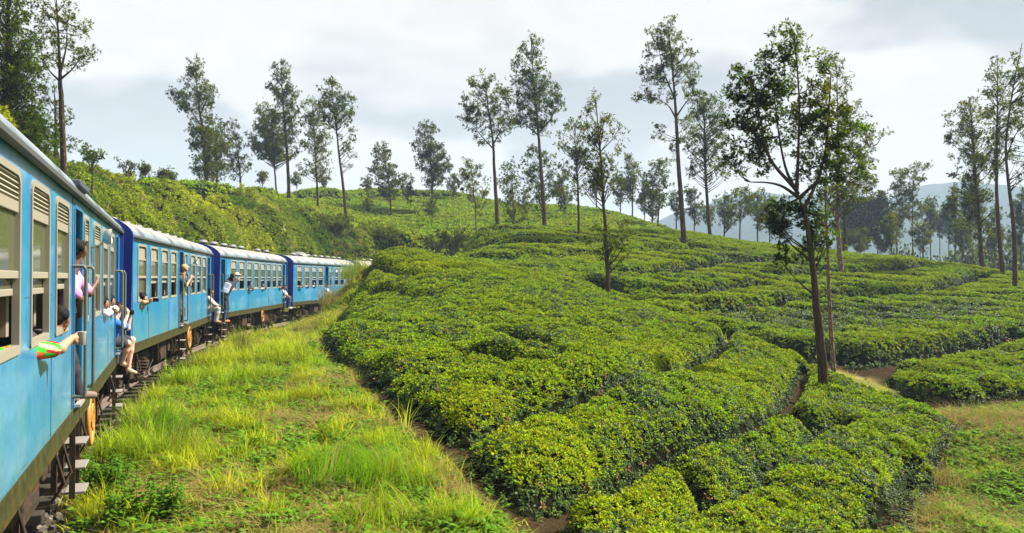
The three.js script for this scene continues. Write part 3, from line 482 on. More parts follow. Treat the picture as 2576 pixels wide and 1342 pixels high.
// ---------------------------------------------------------------- tea
const line = (pts, off) => pts.map(([px, py, Z]) => Z ? G2(px, Z) : hit(px, py, off ?? 0.45)).filter(Boolean);
const byBearing = (L) => { const q = L.map(([x, z]) => [x / -z, -z]).sort((a, b) => a[0] - b[0]); return (a) => { if (a <= q[0][0]) return q[0][1]; for (let i = 1; i < q.length; i++) if (a <= q[i][0]) return lerp(q[i - 1][1], q[i][1], (a - q[i - 1][0]) / (q[i][0] - q[i - 1][0] + 1e-9)); return q[q.length - 1][1]; }; };
const FIELD1 = {
  poly: TEA1, step: 0.2, tall: 0.66, bush: 1.15, lip: 0.10, round: 0.42, bias: -0.06, seed: 500,
  grooves: [
    [line([[955, 955], [1030, 935], [1107, 912], [1160, 897], [1197, 886], [1231, 893], [1290, 900], [1335, 906]]), 0.10, 0.85],
    [line([[1262, 835], [1300, 848], [1354, 864], [1400, 878], [1430, 886]]), 0.5, 1],
    [line([[1150, 1090], [1215, 1078], [1278, 1067], [1333, 1045], [1401, 1020], [1439, 1000], [1503, 972], [1545, 955], [1588, 938], [1694, 931], [1749, 907], [1800, 885], [1826, 850], [1832, 830]]), 0.10, 1],
    [line([[1350, 1270], [1377, 1238], [1465, 1225], [1506, 1222], [1546, 1197], [1597, 1173], [1648, 1144], [1716, 1126], [1767, 1106], [1834, 1089], [1885, 1069], [1919, 1042], [1970, 1012], [2005, 965], [2020, 915]]), 0.12, 1],
    [line([[1440, 1345], [1560, 1322], [1680, 1300], [1783, 1277], [1870, 1227], [1900, 1182], [1990, 1132], [2040, 1092]]), 0.04, 0.5],
    [line([[1716, 1196], [1750, 1232], [1783, 1274]]), 0.2, 0.8],
    [line([[2294, 1150], [2278, 1187], [2240, 1231], [2212, 1264], [2196, 1308], [2174, 1342]]), 0.05, 0.85],
    [line([[1998, 1033], [2047, 1080], [2113, 1062]]), 0.2, 0.85],
    [line([[1075, 1045], [1120, 1062], [1160, 1085]]), 0.15, 0.8],
    [line([[840, 800], [900, 812], [960, 820], [1010, 815]]), 0.2, 0.5],
    [line([[1010, 745], [1060, 752], [1110, 750]]), 0.2, 0.55], [line([[950, 668], [990, 690], [1040, 695]]), 0.25, 0.6], [line([[905, 735], [950, 742], [1000, 735]]), 0.2, 0.5],
  ],
  splits: [
    line([[820, 905], [955, 955], [1107, 912], [1197, 886], [1335, 906], [1430, 886], [1600, 865], [1840, 812]]),
    line([[1075, 1090], [1150, 1090], [1278, 1067], [1333, 1045], [1439, 1000], [1545, 955], [1694, 931], [1800, 885], [1832, 830], [2000, 895, 29]]),
    line([[1300, 1290], [1377, 1238], [1506, 1222], [1597, 1173], [1716, 1126], [1834, 1089], [1919, 1042], [1970, 1012], [2020, 915], [2200, 984, 25.5]]),
    line([[1400, 1345], [1560, 1322], [1680, 1300], [1783, 1277], [1870, 1227], [1900, 1182], [1990, 1132], [2047, 1080], [2113, 1062], [2330, 1020]]),
  ],
  labels: ['broad tea hedge on the mound crest, beside the disappearing train', 'tea hedge with dark hollow gaps across the middle of the mound', 'tea hedge in front of the long winding furrow, above the bare soil gap', 'tea hedge strip holding the big dark tree, below the wide furrow', 'tea hedge nearest the camera, along the bottom of the picture'],
};
const FIELD2 = {
  poly: TEA2, step: 0.3, tall: 0.92, bush: 1.25, seed: 700, rows: 3.1, lip: 0.42, wide: 0.36, bias: 0.18, lump: 0.16, rowK: 0.62, dull: line([[1900, 815], [1990, 822], [2100, 818], [2200, 812], [2330, 800], [2420, 785]]),
  grooves: [
    [line([[1537, 693], [1588, 699], [1673, 690], [1740, 678], [1811, 669], [1880, 665], [1965, 661]]), 0.45, 1],
    [line([[1490, 712], [1545, 738], [1600, 748], [1685, 753], [1745, 745], [1811, 738], [1870, 727], [1921, 722]]), 0.42, 1],
    [line([[1985, 700], [2053, 692], [2110, 692], [2168, 692], [2251, 686], [2300, 676], [2339, 667]]), 0.42, 1],
    [line([[1760, 790], [1866, 781], [1930, 775], [1976, 771], [2040, 764]]), 0.38, 0.9],
    [line([[2060, 752], [2119, 750], [2190, 750], [2251, 749], [2310, 742], [2350, 736], [2432, 712], [2470, 698], [2498, 686]]), 0.42, 1],
    [line([[1990, 885], [2010, 892], [2070, 900], [2119, 903], [2180, 907], [2234, 909], [2285, 905], [2333, 895], [2416, 881], [2500, 866], [2576, 851]]), 0.46, 1],
    [line([[2095, 930], [2130, 925], [2180, 922], [2235, 912]]), 0.4, 0.9],
    [line([[1180, 662], [1300, 655], [1420, 650], [1500, 648]]), 0.3, 0.7], [line([[1260, 628], [1400, 622], [1480, 620]]), 0.3, 0.7], [line([[1620, 640], [1750, 630], [1880, 640]]), 0.3, 0.6],
  ],
  splits: [
    line([[1180, 662], [1300, 655], [1500, 660], [1588, 699], [1673, 690], [1811, 669], [1965, 661], [2150, 650]]),
    line([[1400, 695, 52.5], [1545, 738], [1685, 753], [1811, 738], [1921, 722], [2053, 692], [2168, 692], [2251, 686], [2339, 667]]),
    line([[1700, 795, 42.6], [1760, 790], [1866, 781], [1976, 771], [2119, 750], [2251, 749], [2350, 736], [2432, 712], [2498, 686]]),
    line([[1950, 875, 36], [2010, 892], [2119, 903], [2234, 909], [2333, 895], [2416, 881], [2576, 851]]),
  ],
  labels: ['bright tea hedge along the far crest, under the tall thin trees', 'tea hedge row in front of the topmost dark furrow on the slope', 'tea hedge row in the middle of the far slope, above the dull patch', 'broad dull green tea hedge above the lowest long furrow', 'lowest tea hedge of the far slope, above the soil path'],
};
const FIELD3 = { poly: TEA3, step: 0.8, tall: 0.8, bush: 1.6, seed: 900, rows: 3.4, lip: 0.5, lipLen: 4, bias: 0.2, grooves: [[line([[620, 492], [700, 497], [760, 498], [850, 497], [940, 496], [1050, 494], [1150, 500]], 0.4), 1.2, 1], [line([[460, 478], [540, 487], [607, 497]], 0.4), 1.0, 1]], splits: [], labels: ['far terraced hillside of pale green tea rows beyond the mound'] };
const gridOf = (F) => { const xs = F.poly.map((p) => p[0]), zs = F.poly.map((p) => p[1]); return [Math.min(...xs), Math.max(...xs), Math.min(...zs), Math.max(...zs)]; };
function prepare(F) {
  for (const g of F.grooves) { const a = g[0].map(([x, z]) => x / -z); g.push(byBearing(g[0]), Math.min(...a), Math.max(...a)); }
  const [x0, x1, z0, z1] = gridOf(F), s = F.step, nx = Math.ceil((x1 - x0) / s) + 1, nz = Math.ceil((z1 - z0) / s) + 1, C = new Float32Array(nx * nz), G = new Float32Array(nx * nz);
  for (let j = 0; j < nz; j++) for (let i = 0; i < nx; i++) {
    const x = x0 + i * s, z = z0 + j * s, q = j * nx + i; G[q] = H(x, z);
    if (!inPoly(F.poly, x, z)) { C[q] = 0; continue; }
    const wob = fbm(x * 0.8, z * 0.8, 3, F.seed) - 0.5;
    let c = F.tall * (0.90 + 0.36 * (fbm(x * 0.22, z * 0.22, 3, F.seed + 3) - 0.4));
    const [w1, w2, id] = worley(x + 0.3 * wob, z, F.bush, F.seed + 9), edge = w2 - w1;
    c *= 1 - (F.lump ?? 0.30) * sstep(0.26, 0.0, edge) * (0.3 + 0.9 * fbm(x * 0.3 + 4, z * 0.3, 2, F.seed + 14)); c += 0.15 * (id - 0.5) + 0.10 * (0.3 - w1);
    if (id > 0.985) c *= 0.45;
    if (F.rows) { const rc = (-z * 0.94 + x * 0.34 + 4.5 * (fbm(x * 0.035, z * 0.035, 2, F.seed + 20) - 0.5) + 0.7 * wob) / F.rows, f = Math.abs(rc - Math.floor(rc) - 0.5) * 2, gate = (F.rowK ?? 0.8) * (0.35 + 0.65 * sstep(0.38, 0.56, fbm(x * 0.05 + 3, z * 0.12, 3, F.seed + 24))); const fr = rc - Math.floor(rc); c += 0.42 * gate * (0.5 - fr); c *= 1 - 0.95 * gate * sstep(0.70, 0.86, f); }
    for (const [L, w, k, Zof, a0, a1] of F.grooves) { const d0 = segDist(L, x, z, false), d = d0 + 0.2 * wob - (F.wide ?? 0), a = x / -z; if (d0 < (F.lipLen ?? 1.3) * 4) c += (F.lip ?? 0.30) * k * (-z > Zof(a) ? 1 : -0.55) * Math.exp(-d0 / (F.lipLen ?? 1.3)) * sstep(a0 - 0.02, a0 + 0.02, a) * sstep(a1 + 0.02, a1 - 0.02, a); if (d < w + 0.8) c *= 1 - k * (1 - sstep(w * 0.5, w * 0.5 + (F.round ?? 0.34), d)); }
    c *= Math.pow(sstep(-0.05, 0.72, segDist(F.poly, x, z, true) + 0.5 * wob + 0.5 * (fbm(x * 0.45, z * 0.45, 2, F.seed + 50) - 0.5)), 0.7);
    C[q] = Math.max(0, c);
  }
  Object.assign(F, { x0, z0, nx, nz, C, G });
  F.at = (A, x, z) => { const fx = clamp((x - x0) / s, 0, nx - 1.001), fz = clamp((z - z0) / s, 0, nz - 1.001), i = Math.floor(fx), j = Math.floor(fz), u = fx - i, v = fz - j, q = j * nx + i; return lerp(lerp(A[q], A[q + 1], u), lerp(A[q + nx], A[q + nx + 1], u), v); };
  const cuts = F.splits.map(byBearing); F.id = (x, z) => { const a = x / -z; let n = 0; for (const f of cuts) if (-z < f(a)) n++; return n; };
}
const shootG = [sprig(5, 0.085, 0.042, 0.45, 1.25, 11), sprig(5, 0.08, 0.038, 0.6, 1.3, 12)], oldG = [sprig(7, 0.095, 0.05, -0.25, 0.7, 13, 0.03), sprig(7, 0.10, 0.046, -0.4, 0.6, 14, 0.03)];
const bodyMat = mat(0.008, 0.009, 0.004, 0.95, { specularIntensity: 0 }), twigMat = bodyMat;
function plantTea(F, group, density, sizeOf, seed) {
  prepare(F);
  const N = F.labels.length, S = Array.from({ length: N }, () => [new Scatter(), new Scatter(), new Scatter(), new Scatter()]), B = Array.from({ length: N }, () => new Acc()), r = rng(seed);
  const { x0, z0, nx, nz, C, G, step } = F;
  for (let j = 0; j < nz - 1; j++) for (let i = 0; i < nx - 1; i++) {
    const q = j * nx + i, m = Math.max(C[q], C[q + 1], C[q + nx], C[q + nx + 1]); if (m < 0.06) continue;
    const x = x0 + (i + 0.5) * step, z = z0 + (j + 0.5) * step, id = Math.min(N - 1, F.id(x, z)), b = B[id];
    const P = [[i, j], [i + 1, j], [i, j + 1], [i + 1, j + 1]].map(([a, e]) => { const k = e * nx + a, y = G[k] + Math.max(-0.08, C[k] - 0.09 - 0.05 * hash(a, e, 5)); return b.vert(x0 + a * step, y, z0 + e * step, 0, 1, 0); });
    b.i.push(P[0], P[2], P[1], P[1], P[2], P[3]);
    const dist = Math.hypot(x, z), slope = Math.max(Math.abs(C[q] + G[q] - C[q + 1] - G[q + 1]), Math.abs(C[q] + G[q] - C[q + nx] - G[q + nx])) / step, area = step * step * Math.sqrt(1 + slope * slope), want = density(dist) * area, n = Math.floor(want) + (r() < want % 1 ? 1 : 0);
    for (let k = 0; k < n; k++) {
      const px = x0 + (i + r()) * step, pz = z0 + (j + r()) * step, c = F.at(C, px, pz); if (c < 0.06) continue;
      const e = 0.12, hx = (F.at(C, px + e, pz) + F.at(G, px + e, pz) - F.at(C, px - e, pz) - F.at(G, px - e, pz)) / (2 * e), hz = (F.at(C, px, pz + e) + F.at(G, px, pz + e) - F.at(C, px, pz - e) - F.at(G, px, pz - e)) / (2 * e);
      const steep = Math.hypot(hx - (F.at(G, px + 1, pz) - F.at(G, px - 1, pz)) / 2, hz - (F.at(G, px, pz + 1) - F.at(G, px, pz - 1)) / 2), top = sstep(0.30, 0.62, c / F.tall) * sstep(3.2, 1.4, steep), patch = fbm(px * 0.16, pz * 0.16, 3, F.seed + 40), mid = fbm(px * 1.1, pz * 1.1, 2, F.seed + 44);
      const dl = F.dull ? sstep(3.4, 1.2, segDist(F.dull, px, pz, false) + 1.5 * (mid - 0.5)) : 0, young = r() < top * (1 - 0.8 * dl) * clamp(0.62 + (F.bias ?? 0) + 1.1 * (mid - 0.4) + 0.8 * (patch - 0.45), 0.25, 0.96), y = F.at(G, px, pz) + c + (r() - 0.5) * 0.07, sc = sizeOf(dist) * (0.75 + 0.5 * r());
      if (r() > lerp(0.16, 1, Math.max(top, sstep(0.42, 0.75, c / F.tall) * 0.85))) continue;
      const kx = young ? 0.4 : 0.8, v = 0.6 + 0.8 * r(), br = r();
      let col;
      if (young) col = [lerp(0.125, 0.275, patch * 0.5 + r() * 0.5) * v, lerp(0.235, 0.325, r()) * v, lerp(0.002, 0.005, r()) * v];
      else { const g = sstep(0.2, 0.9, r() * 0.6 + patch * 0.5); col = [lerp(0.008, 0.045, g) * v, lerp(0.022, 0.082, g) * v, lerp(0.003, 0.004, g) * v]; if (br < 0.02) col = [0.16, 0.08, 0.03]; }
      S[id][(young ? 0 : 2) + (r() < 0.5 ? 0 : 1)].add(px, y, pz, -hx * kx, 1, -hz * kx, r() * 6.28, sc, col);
    }
  }
  for (let k = 0; k < N; k++) {
    const g = new THREE.Group(); g.name = numbered('tea_hedge'); scene.add(g); tag(g, F.labels[k], 'tea hedge', group);
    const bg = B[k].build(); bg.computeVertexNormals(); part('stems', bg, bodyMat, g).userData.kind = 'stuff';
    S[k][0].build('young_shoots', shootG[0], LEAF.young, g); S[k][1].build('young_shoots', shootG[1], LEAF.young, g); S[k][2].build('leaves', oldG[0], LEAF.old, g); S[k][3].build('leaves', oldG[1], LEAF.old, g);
  }
}
plantTea(FIELD1, 'tea hedges of the near mound', (d) => d < 16 ? 400 : d < 26 ? 280 : 200, (d) => d < 16 ? 0.72 : d < 26 ? 0.86 : 1.08, 1);
plantTea(FIELD2, 'tea hedges of the far slope', (d) => d < 45 ? 125 : 75, (d) => d < 45 ? 1.2 : 1.6, 2);
plantTea(FIELD3, 'tea hedges of the hillside', () => 11, () => 4.2, 3);

// ---------------------------------------------------------------- grass and weeds
function blades(n, h, w, spread, lean, seed, segs = 3) {   // a tuft
  const b = new Acc(), r = rng(seed);
  for (let k = 0; k < n; k++) {
    const yaw = r() * 6.283, R = spread * Math.sqrt(r()), L = h * (0.55 + 0.6 * r()), ln = lean * (0.3 + r()), x0 = R * Math.cos(yaw * 1.7), z0 = R * Math.sin(yaw * 1.7), cx = Math.cos(yaw), cz = Math.sin(yaw), ww = w * (0.7 + 0.6 * r());
    let prev = null;
    for (let s = 0; s <= segs; s++) {
      const t = s / segs, d = ln * L * t * t, y = L * (t - 0.35 * ln * t * t), hw = ww * 0.5 * (1 - 0.9 * t), x = x0 + cx * d, z = z0 + cz * d, nx = cx * -0.6, nz = cz * -0.6;
      const a = b.vert(x - cz * hw, y, z + cx * hw, -cx * 0.4, 0.9, -cz * 0.4), e = b.vert(x + cz * hw, y, z - cx * hw, -cx * 0.4, 0.9, -cz * 0.4);
      if (prev) b.i.push(prev[0], a, prev[1], prev[1], a, e); prev = [a, e];
    }
  }
  return b.build();
}
const tuftG = [blades(16, 0.20, 0.013, 0.13, 0.9, 21, 2), blades(14, 0.30, 0.012, 0.10, 0.8, 22), blades(16, 0.15, 0.016, 0.15, 1.2, 23, 2)], strawG = blades(12, 0.24, 0.008, 0.14, 1.5, 24), forbG = sprig(9, 0.07, 0.045, -0.1, 0.8, 25, 0.06);
{
  const S = tuftG.map(() => new Scatter()), dry = new Scatter(), forb = new Scatter(), r = rng(77);
  const tea = (x, z) => inPoly(TEA1, x, z) || inPoly(TEA2, x, z);
  const clearOf = (x, z) => { const m = 0.06; return !(tea(x, z) || tea(x + m, z) || tea(x - m, z) || tea(x, z + m) || tea(x, z - m)); };
  const plant = (x, z, dist, inPath, mown = 1) => {
    const [, sd] = trackDist(x, z), f = fbm(x * 0.45, z * 0.45, 4, 131), g = fbm(x * 1.4 + 9, z * 1.4, 3, 132), bald = fbm(x * 0.7 + 30, z * 0.7, 3, 133);
    const cover = sstep(1.5, 2.0, sd + 0.8 * (g - 0.5)) * (inPath ? 0.12 : 1) * lerp(0.25, 1, sstep(0.34, 0.50, bald));
    if (r() > cover) return;
    const y = H(x, z), dryness = sstep(0.50, 0.70, f), s = (dist > 22 ? 1.5 : dist > 14 ? 1.2 : 1) * (0.7 + 0.7 * r()) * (0.75 + 0.7 * g), v = 0.75 + 0.5 * r();
    if (r() < 0.04 + 0.28 * dryness) { dry.add(x, y - 0.02, z, (r() - 0.5) * 0.6, 1, (r() - 0.5) * 0.6, r() * 6.28, s, [0.26 * v, 0.20 * v, 0.065 * v]); return; }
    if (r() < 0.26) { forb.add(x, y + 0.06, z, 0, 1, 0, r() * 6.28, s * (0.8 + 0.8 * r()), [0.085 * v, 0.18 * v, 0.008 * v]); return; }
    const k = g > 0.64 ? 1 : r() < 0.5 ? 0 : 2, yl = clamp(0.15 + 1.1 * (f - 0.3) + 0.4 * r(), 0, 1);
    S[k].add(x, y - 0.02, z, (r() - 0.5) * 0.3, 1, (r() - 0.5) * 0.3, r() * 6.28, s, [lerp(0.14, 0.33, yl) * v, lerp(0.26, 0.34, yl) * v, lerp(0.004, 0.008, yl) * v], s * mown * (0.48 + 0.55 * r()) * lerp(0.6, 1.2, sstep(0.4, 0.7, g)) * (sd < 2.4 ? 1.15 : 1));
  };
  // verge between track and tea
  for (let k = 0; k < 330000; k++) {
    const t = r(), z = -1 - 62 * Math.pow(t, 1.55), a = lerp(-0.62, 0.12, r()), x = a * -z - 0.2 + (z > -8 ? r() * 3 : 0);
    const d = Math.hypot(x, z); if (d < 3) continue;
    if (!clearOf(x, z)) continue;
    const [, sd] = trackDist(x, z); if (sd < 1.25) continue;
    if (r() > clamp(d / 26, 0.3, 1)) continue;
    plant(x, z, d, segDist(TEA1, x, z, true) < 0.05 + 0.5 * fbm(x, z, 2, 9) && z > -30);
  }
  // grass beyond the right edge of the tea, and its rough border
  for (let k = 0; k < 120000; k++) {
    const Z = 9 + 23 * r(), a = lerp(0.42, 0.82, r()), x = a * Z, z = -Z; if (!clearOf(x, z) || (Z > 19 && a < 0.53)) continue;
    plant(x, z, Z, Math.min(segDist(TEA1, x, z, true), segDist(TEA2, x, z, true)) < 0.7 && r() < 0.5, 0.5);
  }
  // sparse weeds in the gap between the two fields
  for (let k = 0; k < 14000; k++) { const Z = 27 + 36 * r(), a = lerp(-0.2, 0.5, r()), x = a * Z, z = -Z; if (!clearOf(x, z) || trackDist(x, z)[1] < 2) continue; if (r() < 0.06) plant(x, z, Z, false); }
  const g = new THREE.Group(); g.name = 'grass'; scene.add(g); tag(g, 'yellow green grass on the verge beside the train and tea', null, null, 'stuff');
  S.forEach((s, k) => s.build('grass_tufts', tuftG[k], LEAF.grass, g)); dry.build('dry_grass', strawG, LEAF.grass, g); forb.build('weeds', forbG, LEAF.grass, g);
}
// single clumps that stand out
function clump(name, px, py, Z, n, h, w, spread, lean, col, seed, label, category, parts = 9) {
  const p = Z ? G2(px, Z) : hit(px, py), r = rng(seed), b = new Acc(true), q = blades(n, h, w, spread, lean, seed, 4), c = q.attributes.position;
  const cols = []; for (let i = 0; i < c.count; i++) { const k = Math.floor(i / 10), v = 0.65 + 0.7 * hash(k, seed, 3), d = hash(k, seed, 4) < 0.10 ? 1 : 0, t = clamp(c.getY(i) / h, 0, 1); cols.push(lerp(col[0], 0.3, d) * v, lerp(col[1], 0.24, d) * v, lerp(col[2], 0.08, d) * v); }
  q.setAttribute('color', new THREE.Float32BufferAttribute(cols, 3));
  const o = base(name, [p[0], H(p[0], p[1]) - 0.03, p[1]]); part('blades', q, LEAF.crown, o); tag(o, label, category); return o;
}
clump('grass_clump', 405, 1120, 0, 420, 1.05, 0.024, 0.55, 0.85, [0.11, 0.22, 0.008], 301, 'tall reedy grass clump beside the second coach bogie, seed heads bending over', 'grass clump');
clump('grass_clump', 470, 1150, 0, 240, 0.85, 0.014, 0.5, 0.9, [0.15, 0.21, 0.015], 302, 'looser tall grass clump just right of the reedy one by the train', 'grass clump');
clump('grass_clump', 610, 905, 0, 200, 1.35, 0.02, 0.3, 0.5, [0.12, 0.13, 0.02], 303, 'upright brown-green grass clump standing against the third coach', 'grass clump');
clump('grass_clump', 880, 1205, 0, 900, 0.62, 0.02, 0.8, 0.9, [0.13, 0.27, 0.006], 304, 'big lush bright green grass clump in the middle of the verge', 'grass clump');
clump('grass_clump', 985, 1225, 0, 520, 0.55, 0.018, 0.65, 0.9, [0.15, 0.27, 0.008], 305, 'lush grass clump between the biggest clump and the bare soil strip', 'grass clump');
clump('grass_clump', 960, 1330, 0, 300, 0.6, 0.018, 0.5, 1.0, [0.2, 0.28, 0.01], 306, 'long yellow-green grass clump at the bottom edge of the verge', 'grass clump');
clump('grass_clump', 690, 905, 0, 260, 0.55, 0.014, 0.5, 0.8, [0.11, 0.22, 0.012], 307, 'small dark green grass clump halfway along the verge', 'grass clump');
clump('grass_clump', 900, 690, 47, 340, 1.6, 0.03, 1.0, 0.7, [0.15, 0.22, 0.015], 308, 'tall pale grass clump hiding the far end of the fourth coach', 'grass clump');
clump('grass_clump', 840, 745, 45, 240, 1.3, 0.025, 0.9, 0.8, [0.17, 0.16, 0.04], 309, 'dry pinkish grass clump in front of the fourth coach door', 'grass clump');
clump('grass_clump', 2500, 1075, 0, 340, 0.8, 0.018, 0.9, 0.9, [0.18, 0.21, 0.02], 310, 'pale tussock of grass at the corner of the right-hand lawn', 'grass clump');
clump('grass_clump', 2395, 1230, 0, 200, 0.7, 0.014, 0.5, 0.9, [0.20, 0.15, 0.04], 311, 'brownish dry grass clump against the right edge of the tea', 'grass clump');
clump('grass_clump', 2370, 1320, 0, 200, 0.65, 0.014, 0.5, 0.9, [0.17, 0.17, 0.03], 312, 'weedy grass clump at the bottom right corner of the tea', 'grass clump');
// leafy weeds at the foot of the nearest coach
function weed(px, py, h, n, seed, label) {
  const p = hit(px, py), o = base('leafy_weed', [p[0], H(p[0], p[1]), p[1]]), r = rng(seed), st = new Acc(true), lf = new Acc(true);
  for (let k = 0; k < n; k++) {
    const yaw = r() * 6.28, R = 0.30 * r(), x = R * Math.cos(yaw), z = R * Math.sin(yaw), L = h * (0.6 + 0.5 * r()), lx = (r() - 0.5) * 0.3, lz = (r() - 0.5) * 0.3;
    const pts = [V3(x, 0, z), V3(x + lx * 0.3, L * 0.5, z + lz * 0.3), V3(x + lx, L, z + lz)]; st.tube(pts, [0.006, 0.005, 0.003], 4, [0.10, 0.13, 0.03]);
    for (let j = 0; j < 9; j++) { const t = 0.3 + 0.7 * j / 8, q = sprig(4, 0.09 * (1.25 - 0.5 * t), 0.05, -0.35, 0.5, seed + k * 11 + j, 0.01), m = new THREE.Matrix4().makeRotationY(r() * 6).setPosition(x + lx * t * t, L * t, z + lz * t * t), v = 0.7 + 0.6 * r(); lf.geom(q, m, [0.10 * v, 0.22 * v, 0.014 * v]); }
  }
  part('stem', st.build(), LEAF.crown, o); part('leaves', lf.build(), LEAF.crown, o); tag(o, label, 'weed'); return o;
}
weed(255, 1290, 0.65, 16, 401, 'leafy green weed nearest the step ladder of the first coach');
weed(330, 1335, 0.6, 16, 402, 'broad-leaved weed at the bottom edge, right of the one by the ladder');
weed(410, 1325, 0.5, 14, 403, 'leafy weed at the bottom edge with grass on its right side');
weed(262, 1225, 0.45, 12, 404, 'small leafy weed growing close to the ballast behind the ladder');
weed(440, 960, 0.5, 10, 405, 'bright green leafy weed below the near end of the second coach');

// ---------------------------------------------------------------- scrub on the bank behind the train
const scrubG = [sprig(8, 0.26, 0.11, -0.1, 1.0, 51, 0.08), sprig(9, 0.22, 0.13, -0.3, 0.9, 52, 0.08)];
{
  const S = [new Scatter(), new Scatter()], straw = new Scatter(), r = rng(91), body = new Acc();
  const top = (x, z) => { x += 2.2 * (fbm(x * 0.35, z * 0.35, 3, 651) - 0.5); z += 2.2 * (fbm(x * 0.35 + 9, z * 0.35, 3, 652) - 0.5); const [w1, w2, id] = worley(x, z, 2.6, 601), [v1, , id2] = worley(x, z, 1.2, 611); return Math.max(0.15, (0.15 + 1.0 * id * id) * sstep(0.62, 0.12, w1) + 0.45 * id2 * (1 - v1) + 0.9 * Math.max(0, fbm(x * 0.9, z * 0.9, 3, 653) - 0.5) + 0.02); };
  const region = (x, z) => { const a = x / -z, Z = -z; if (Z < 24 || Z > 96 || a > -0.055) return 0; const [td, sd] = trackDist(x, z); if (sd > -3.4) return 0; if (inPoly(TEA3, x, z) || inPoly(TEA2, x, z)) return 0; if (a < -0.75) return 0; return sstep(3.4, 5.5, -sd); };
  const st = 0.6;
  for (let z = -96; z < -24; z += st) for (let x = -62; x < -4; x += st) {
    if (!region(x, z) || !region(x + st, z) || !region(x, z + st)) continue;
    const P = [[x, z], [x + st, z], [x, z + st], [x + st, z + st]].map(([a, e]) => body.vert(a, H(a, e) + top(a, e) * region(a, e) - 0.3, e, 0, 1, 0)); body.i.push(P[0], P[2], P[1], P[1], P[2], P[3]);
    const n = 17;
    for (let k = 0; k < n; k++) {
      const px = x + r() * st, pz = z + r() * st, t = top(px, pz) * region(px, pz), [, , id] = worley(px, pz, 2.6, 601), f = fbm(px * 0.14, pz * 0.14, 3, 141), y = H(px, pz) + t * (1 - 0.25 * r() * r()) + 0.1 * r(), v = 0.6 + 0.8 * r(), e = 0.2;
      const hx = (top(px + e, pz) - top(px - e, pz)) / (2 * e), hz = (top(px, pz + e) - top(px, pz - e)) / (2 * e), tone = clamp(f * 1.5 - 0.22 + 0.6 * (id - 0.5) + 0.3 * (r() - 0.5), 0, 1);
      if (r() < 0.02 + 0.16 * sstep(0.55, 0.72, fbm(px * 0.2 + 8, pz * 0.2, 3, 142))) { straw.add(px, y - 0.3, pz, (r() - 0.5), 1, (r() - 0.5), r() * 6, 2.6 * (0.6 + 0.7 * r()), [0.30 * v, 0.22 * v, 0.09 * v]); continue; }
      S[r() < 0.5 ? 0 : 1].add(px, y, pz, -hx * 0.5, 1, -hz * 0.5, r() * 6.28, 0.5 + 0.6 * r(), [lerp(0.045, 0.33, tone) * v, lerp(0.12, 0.37, tone) * v, lerp(0.006, 0.010, tone) * v]);
    }
  }
  const g = new THREE.Group(); g.name = 'bank_undergrowth'; scene.add(g); tag(g, 'tangled yellow green scrub covering the bank behind the train', null, null, 'stuff');
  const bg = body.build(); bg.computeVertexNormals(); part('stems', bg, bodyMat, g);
  S.forEach((s, k) => s.build('leaves', scrubG[k], LEAF.grass, g)); straw.build('dry_stalks', strawG, LEAF.grass, g);
}

// ---------------------------------------------------------------- trees
const bark = noiseTexture(256, (u, v) => { const n = fbm(u * 14, v * 5, 4, 171), s = sstep(0.62, 0.8, fbm(u * 6, v * 9, 3, 172)), k = 0.26 + 0.22 * n; return [k + 0.22 * s, k * 0.9 + 0.22 * s, k * 0.78 + 0.2 * s]; });
bark.repeat.set(2, 0.6);
const paleBark = noiseTexture(256, (u, v) => { const n = fbm(u * 10, v * 6, 4, 181), s = sstep(0.45, 0.7, fbm(u * 5, v * 12, 3, 182)), k = 0.36 + 0.16 * n; return [k + 0.28 * s, k * 0.88 + 0.28 * s, k * 0.78 + 0.27 * s]; });
paleBark.repeat.set(2, 0.8);
const BARK = { dark: new THREE.MeshPhysicalMaterial({ specularIntensity: 0.1, map: bark, color: rgb(0.36, 0.31, 0.27), roughness: 0.95, bumpMap: bark, bumpScale: 0.03 }), pale: new THREE.MeshPhysicalMaterial({ specularIntensity: 0.1, map: paleBark, color: rgb(0.5, 0.45, 0.41), roughness: 0.95, bumpMap: paleBark, bumpScale: 0.02 }) };
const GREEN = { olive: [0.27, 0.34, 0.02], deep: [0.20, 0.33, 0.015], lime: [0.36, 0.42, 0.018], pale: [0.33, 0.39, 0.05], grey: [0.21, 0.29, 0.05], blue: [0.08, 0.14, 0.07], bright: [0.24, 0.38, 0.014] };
function leafCard(A, p, d, w, c) {
  // a folded leaf from p along d; w is half its breadth
  const n = new THREE.Vector3().crossVectors(d, w).normalize(), s = n.y < 0 ? -1 : 1;
  const o = A.vert(p.x, p.y, p.z, n.x * s, n.y * s, n.z * s, 0, 0, c); A.vert(p.x + d.x * 0.5 + w.x, p.y + d.y * 0.5 + w.y, p.z + d.z * 0.5 + w.z, n.x * s, n.y * s, n.z * s, 0, 0, c); A.vert(p.x + d.x, p.y + d.y, p.z + d.z, n.x * s, n.y * s, n.z * s, 0, 0, c); A.vert(p.x + d.x * 0.5 - w.x, p.y + d.y * 0.5 - w.y, p.z + d.z * 0.5 - w.z, n.x * s, n.y * s, n.z * s, 0, 0, c);
  s > 0 ? A.i.push(o, o + 1, o + 2, o, o + 2, o + 3) : A.i.push(o, o + 2, o + 1, o, o + 3, o + 2);
}
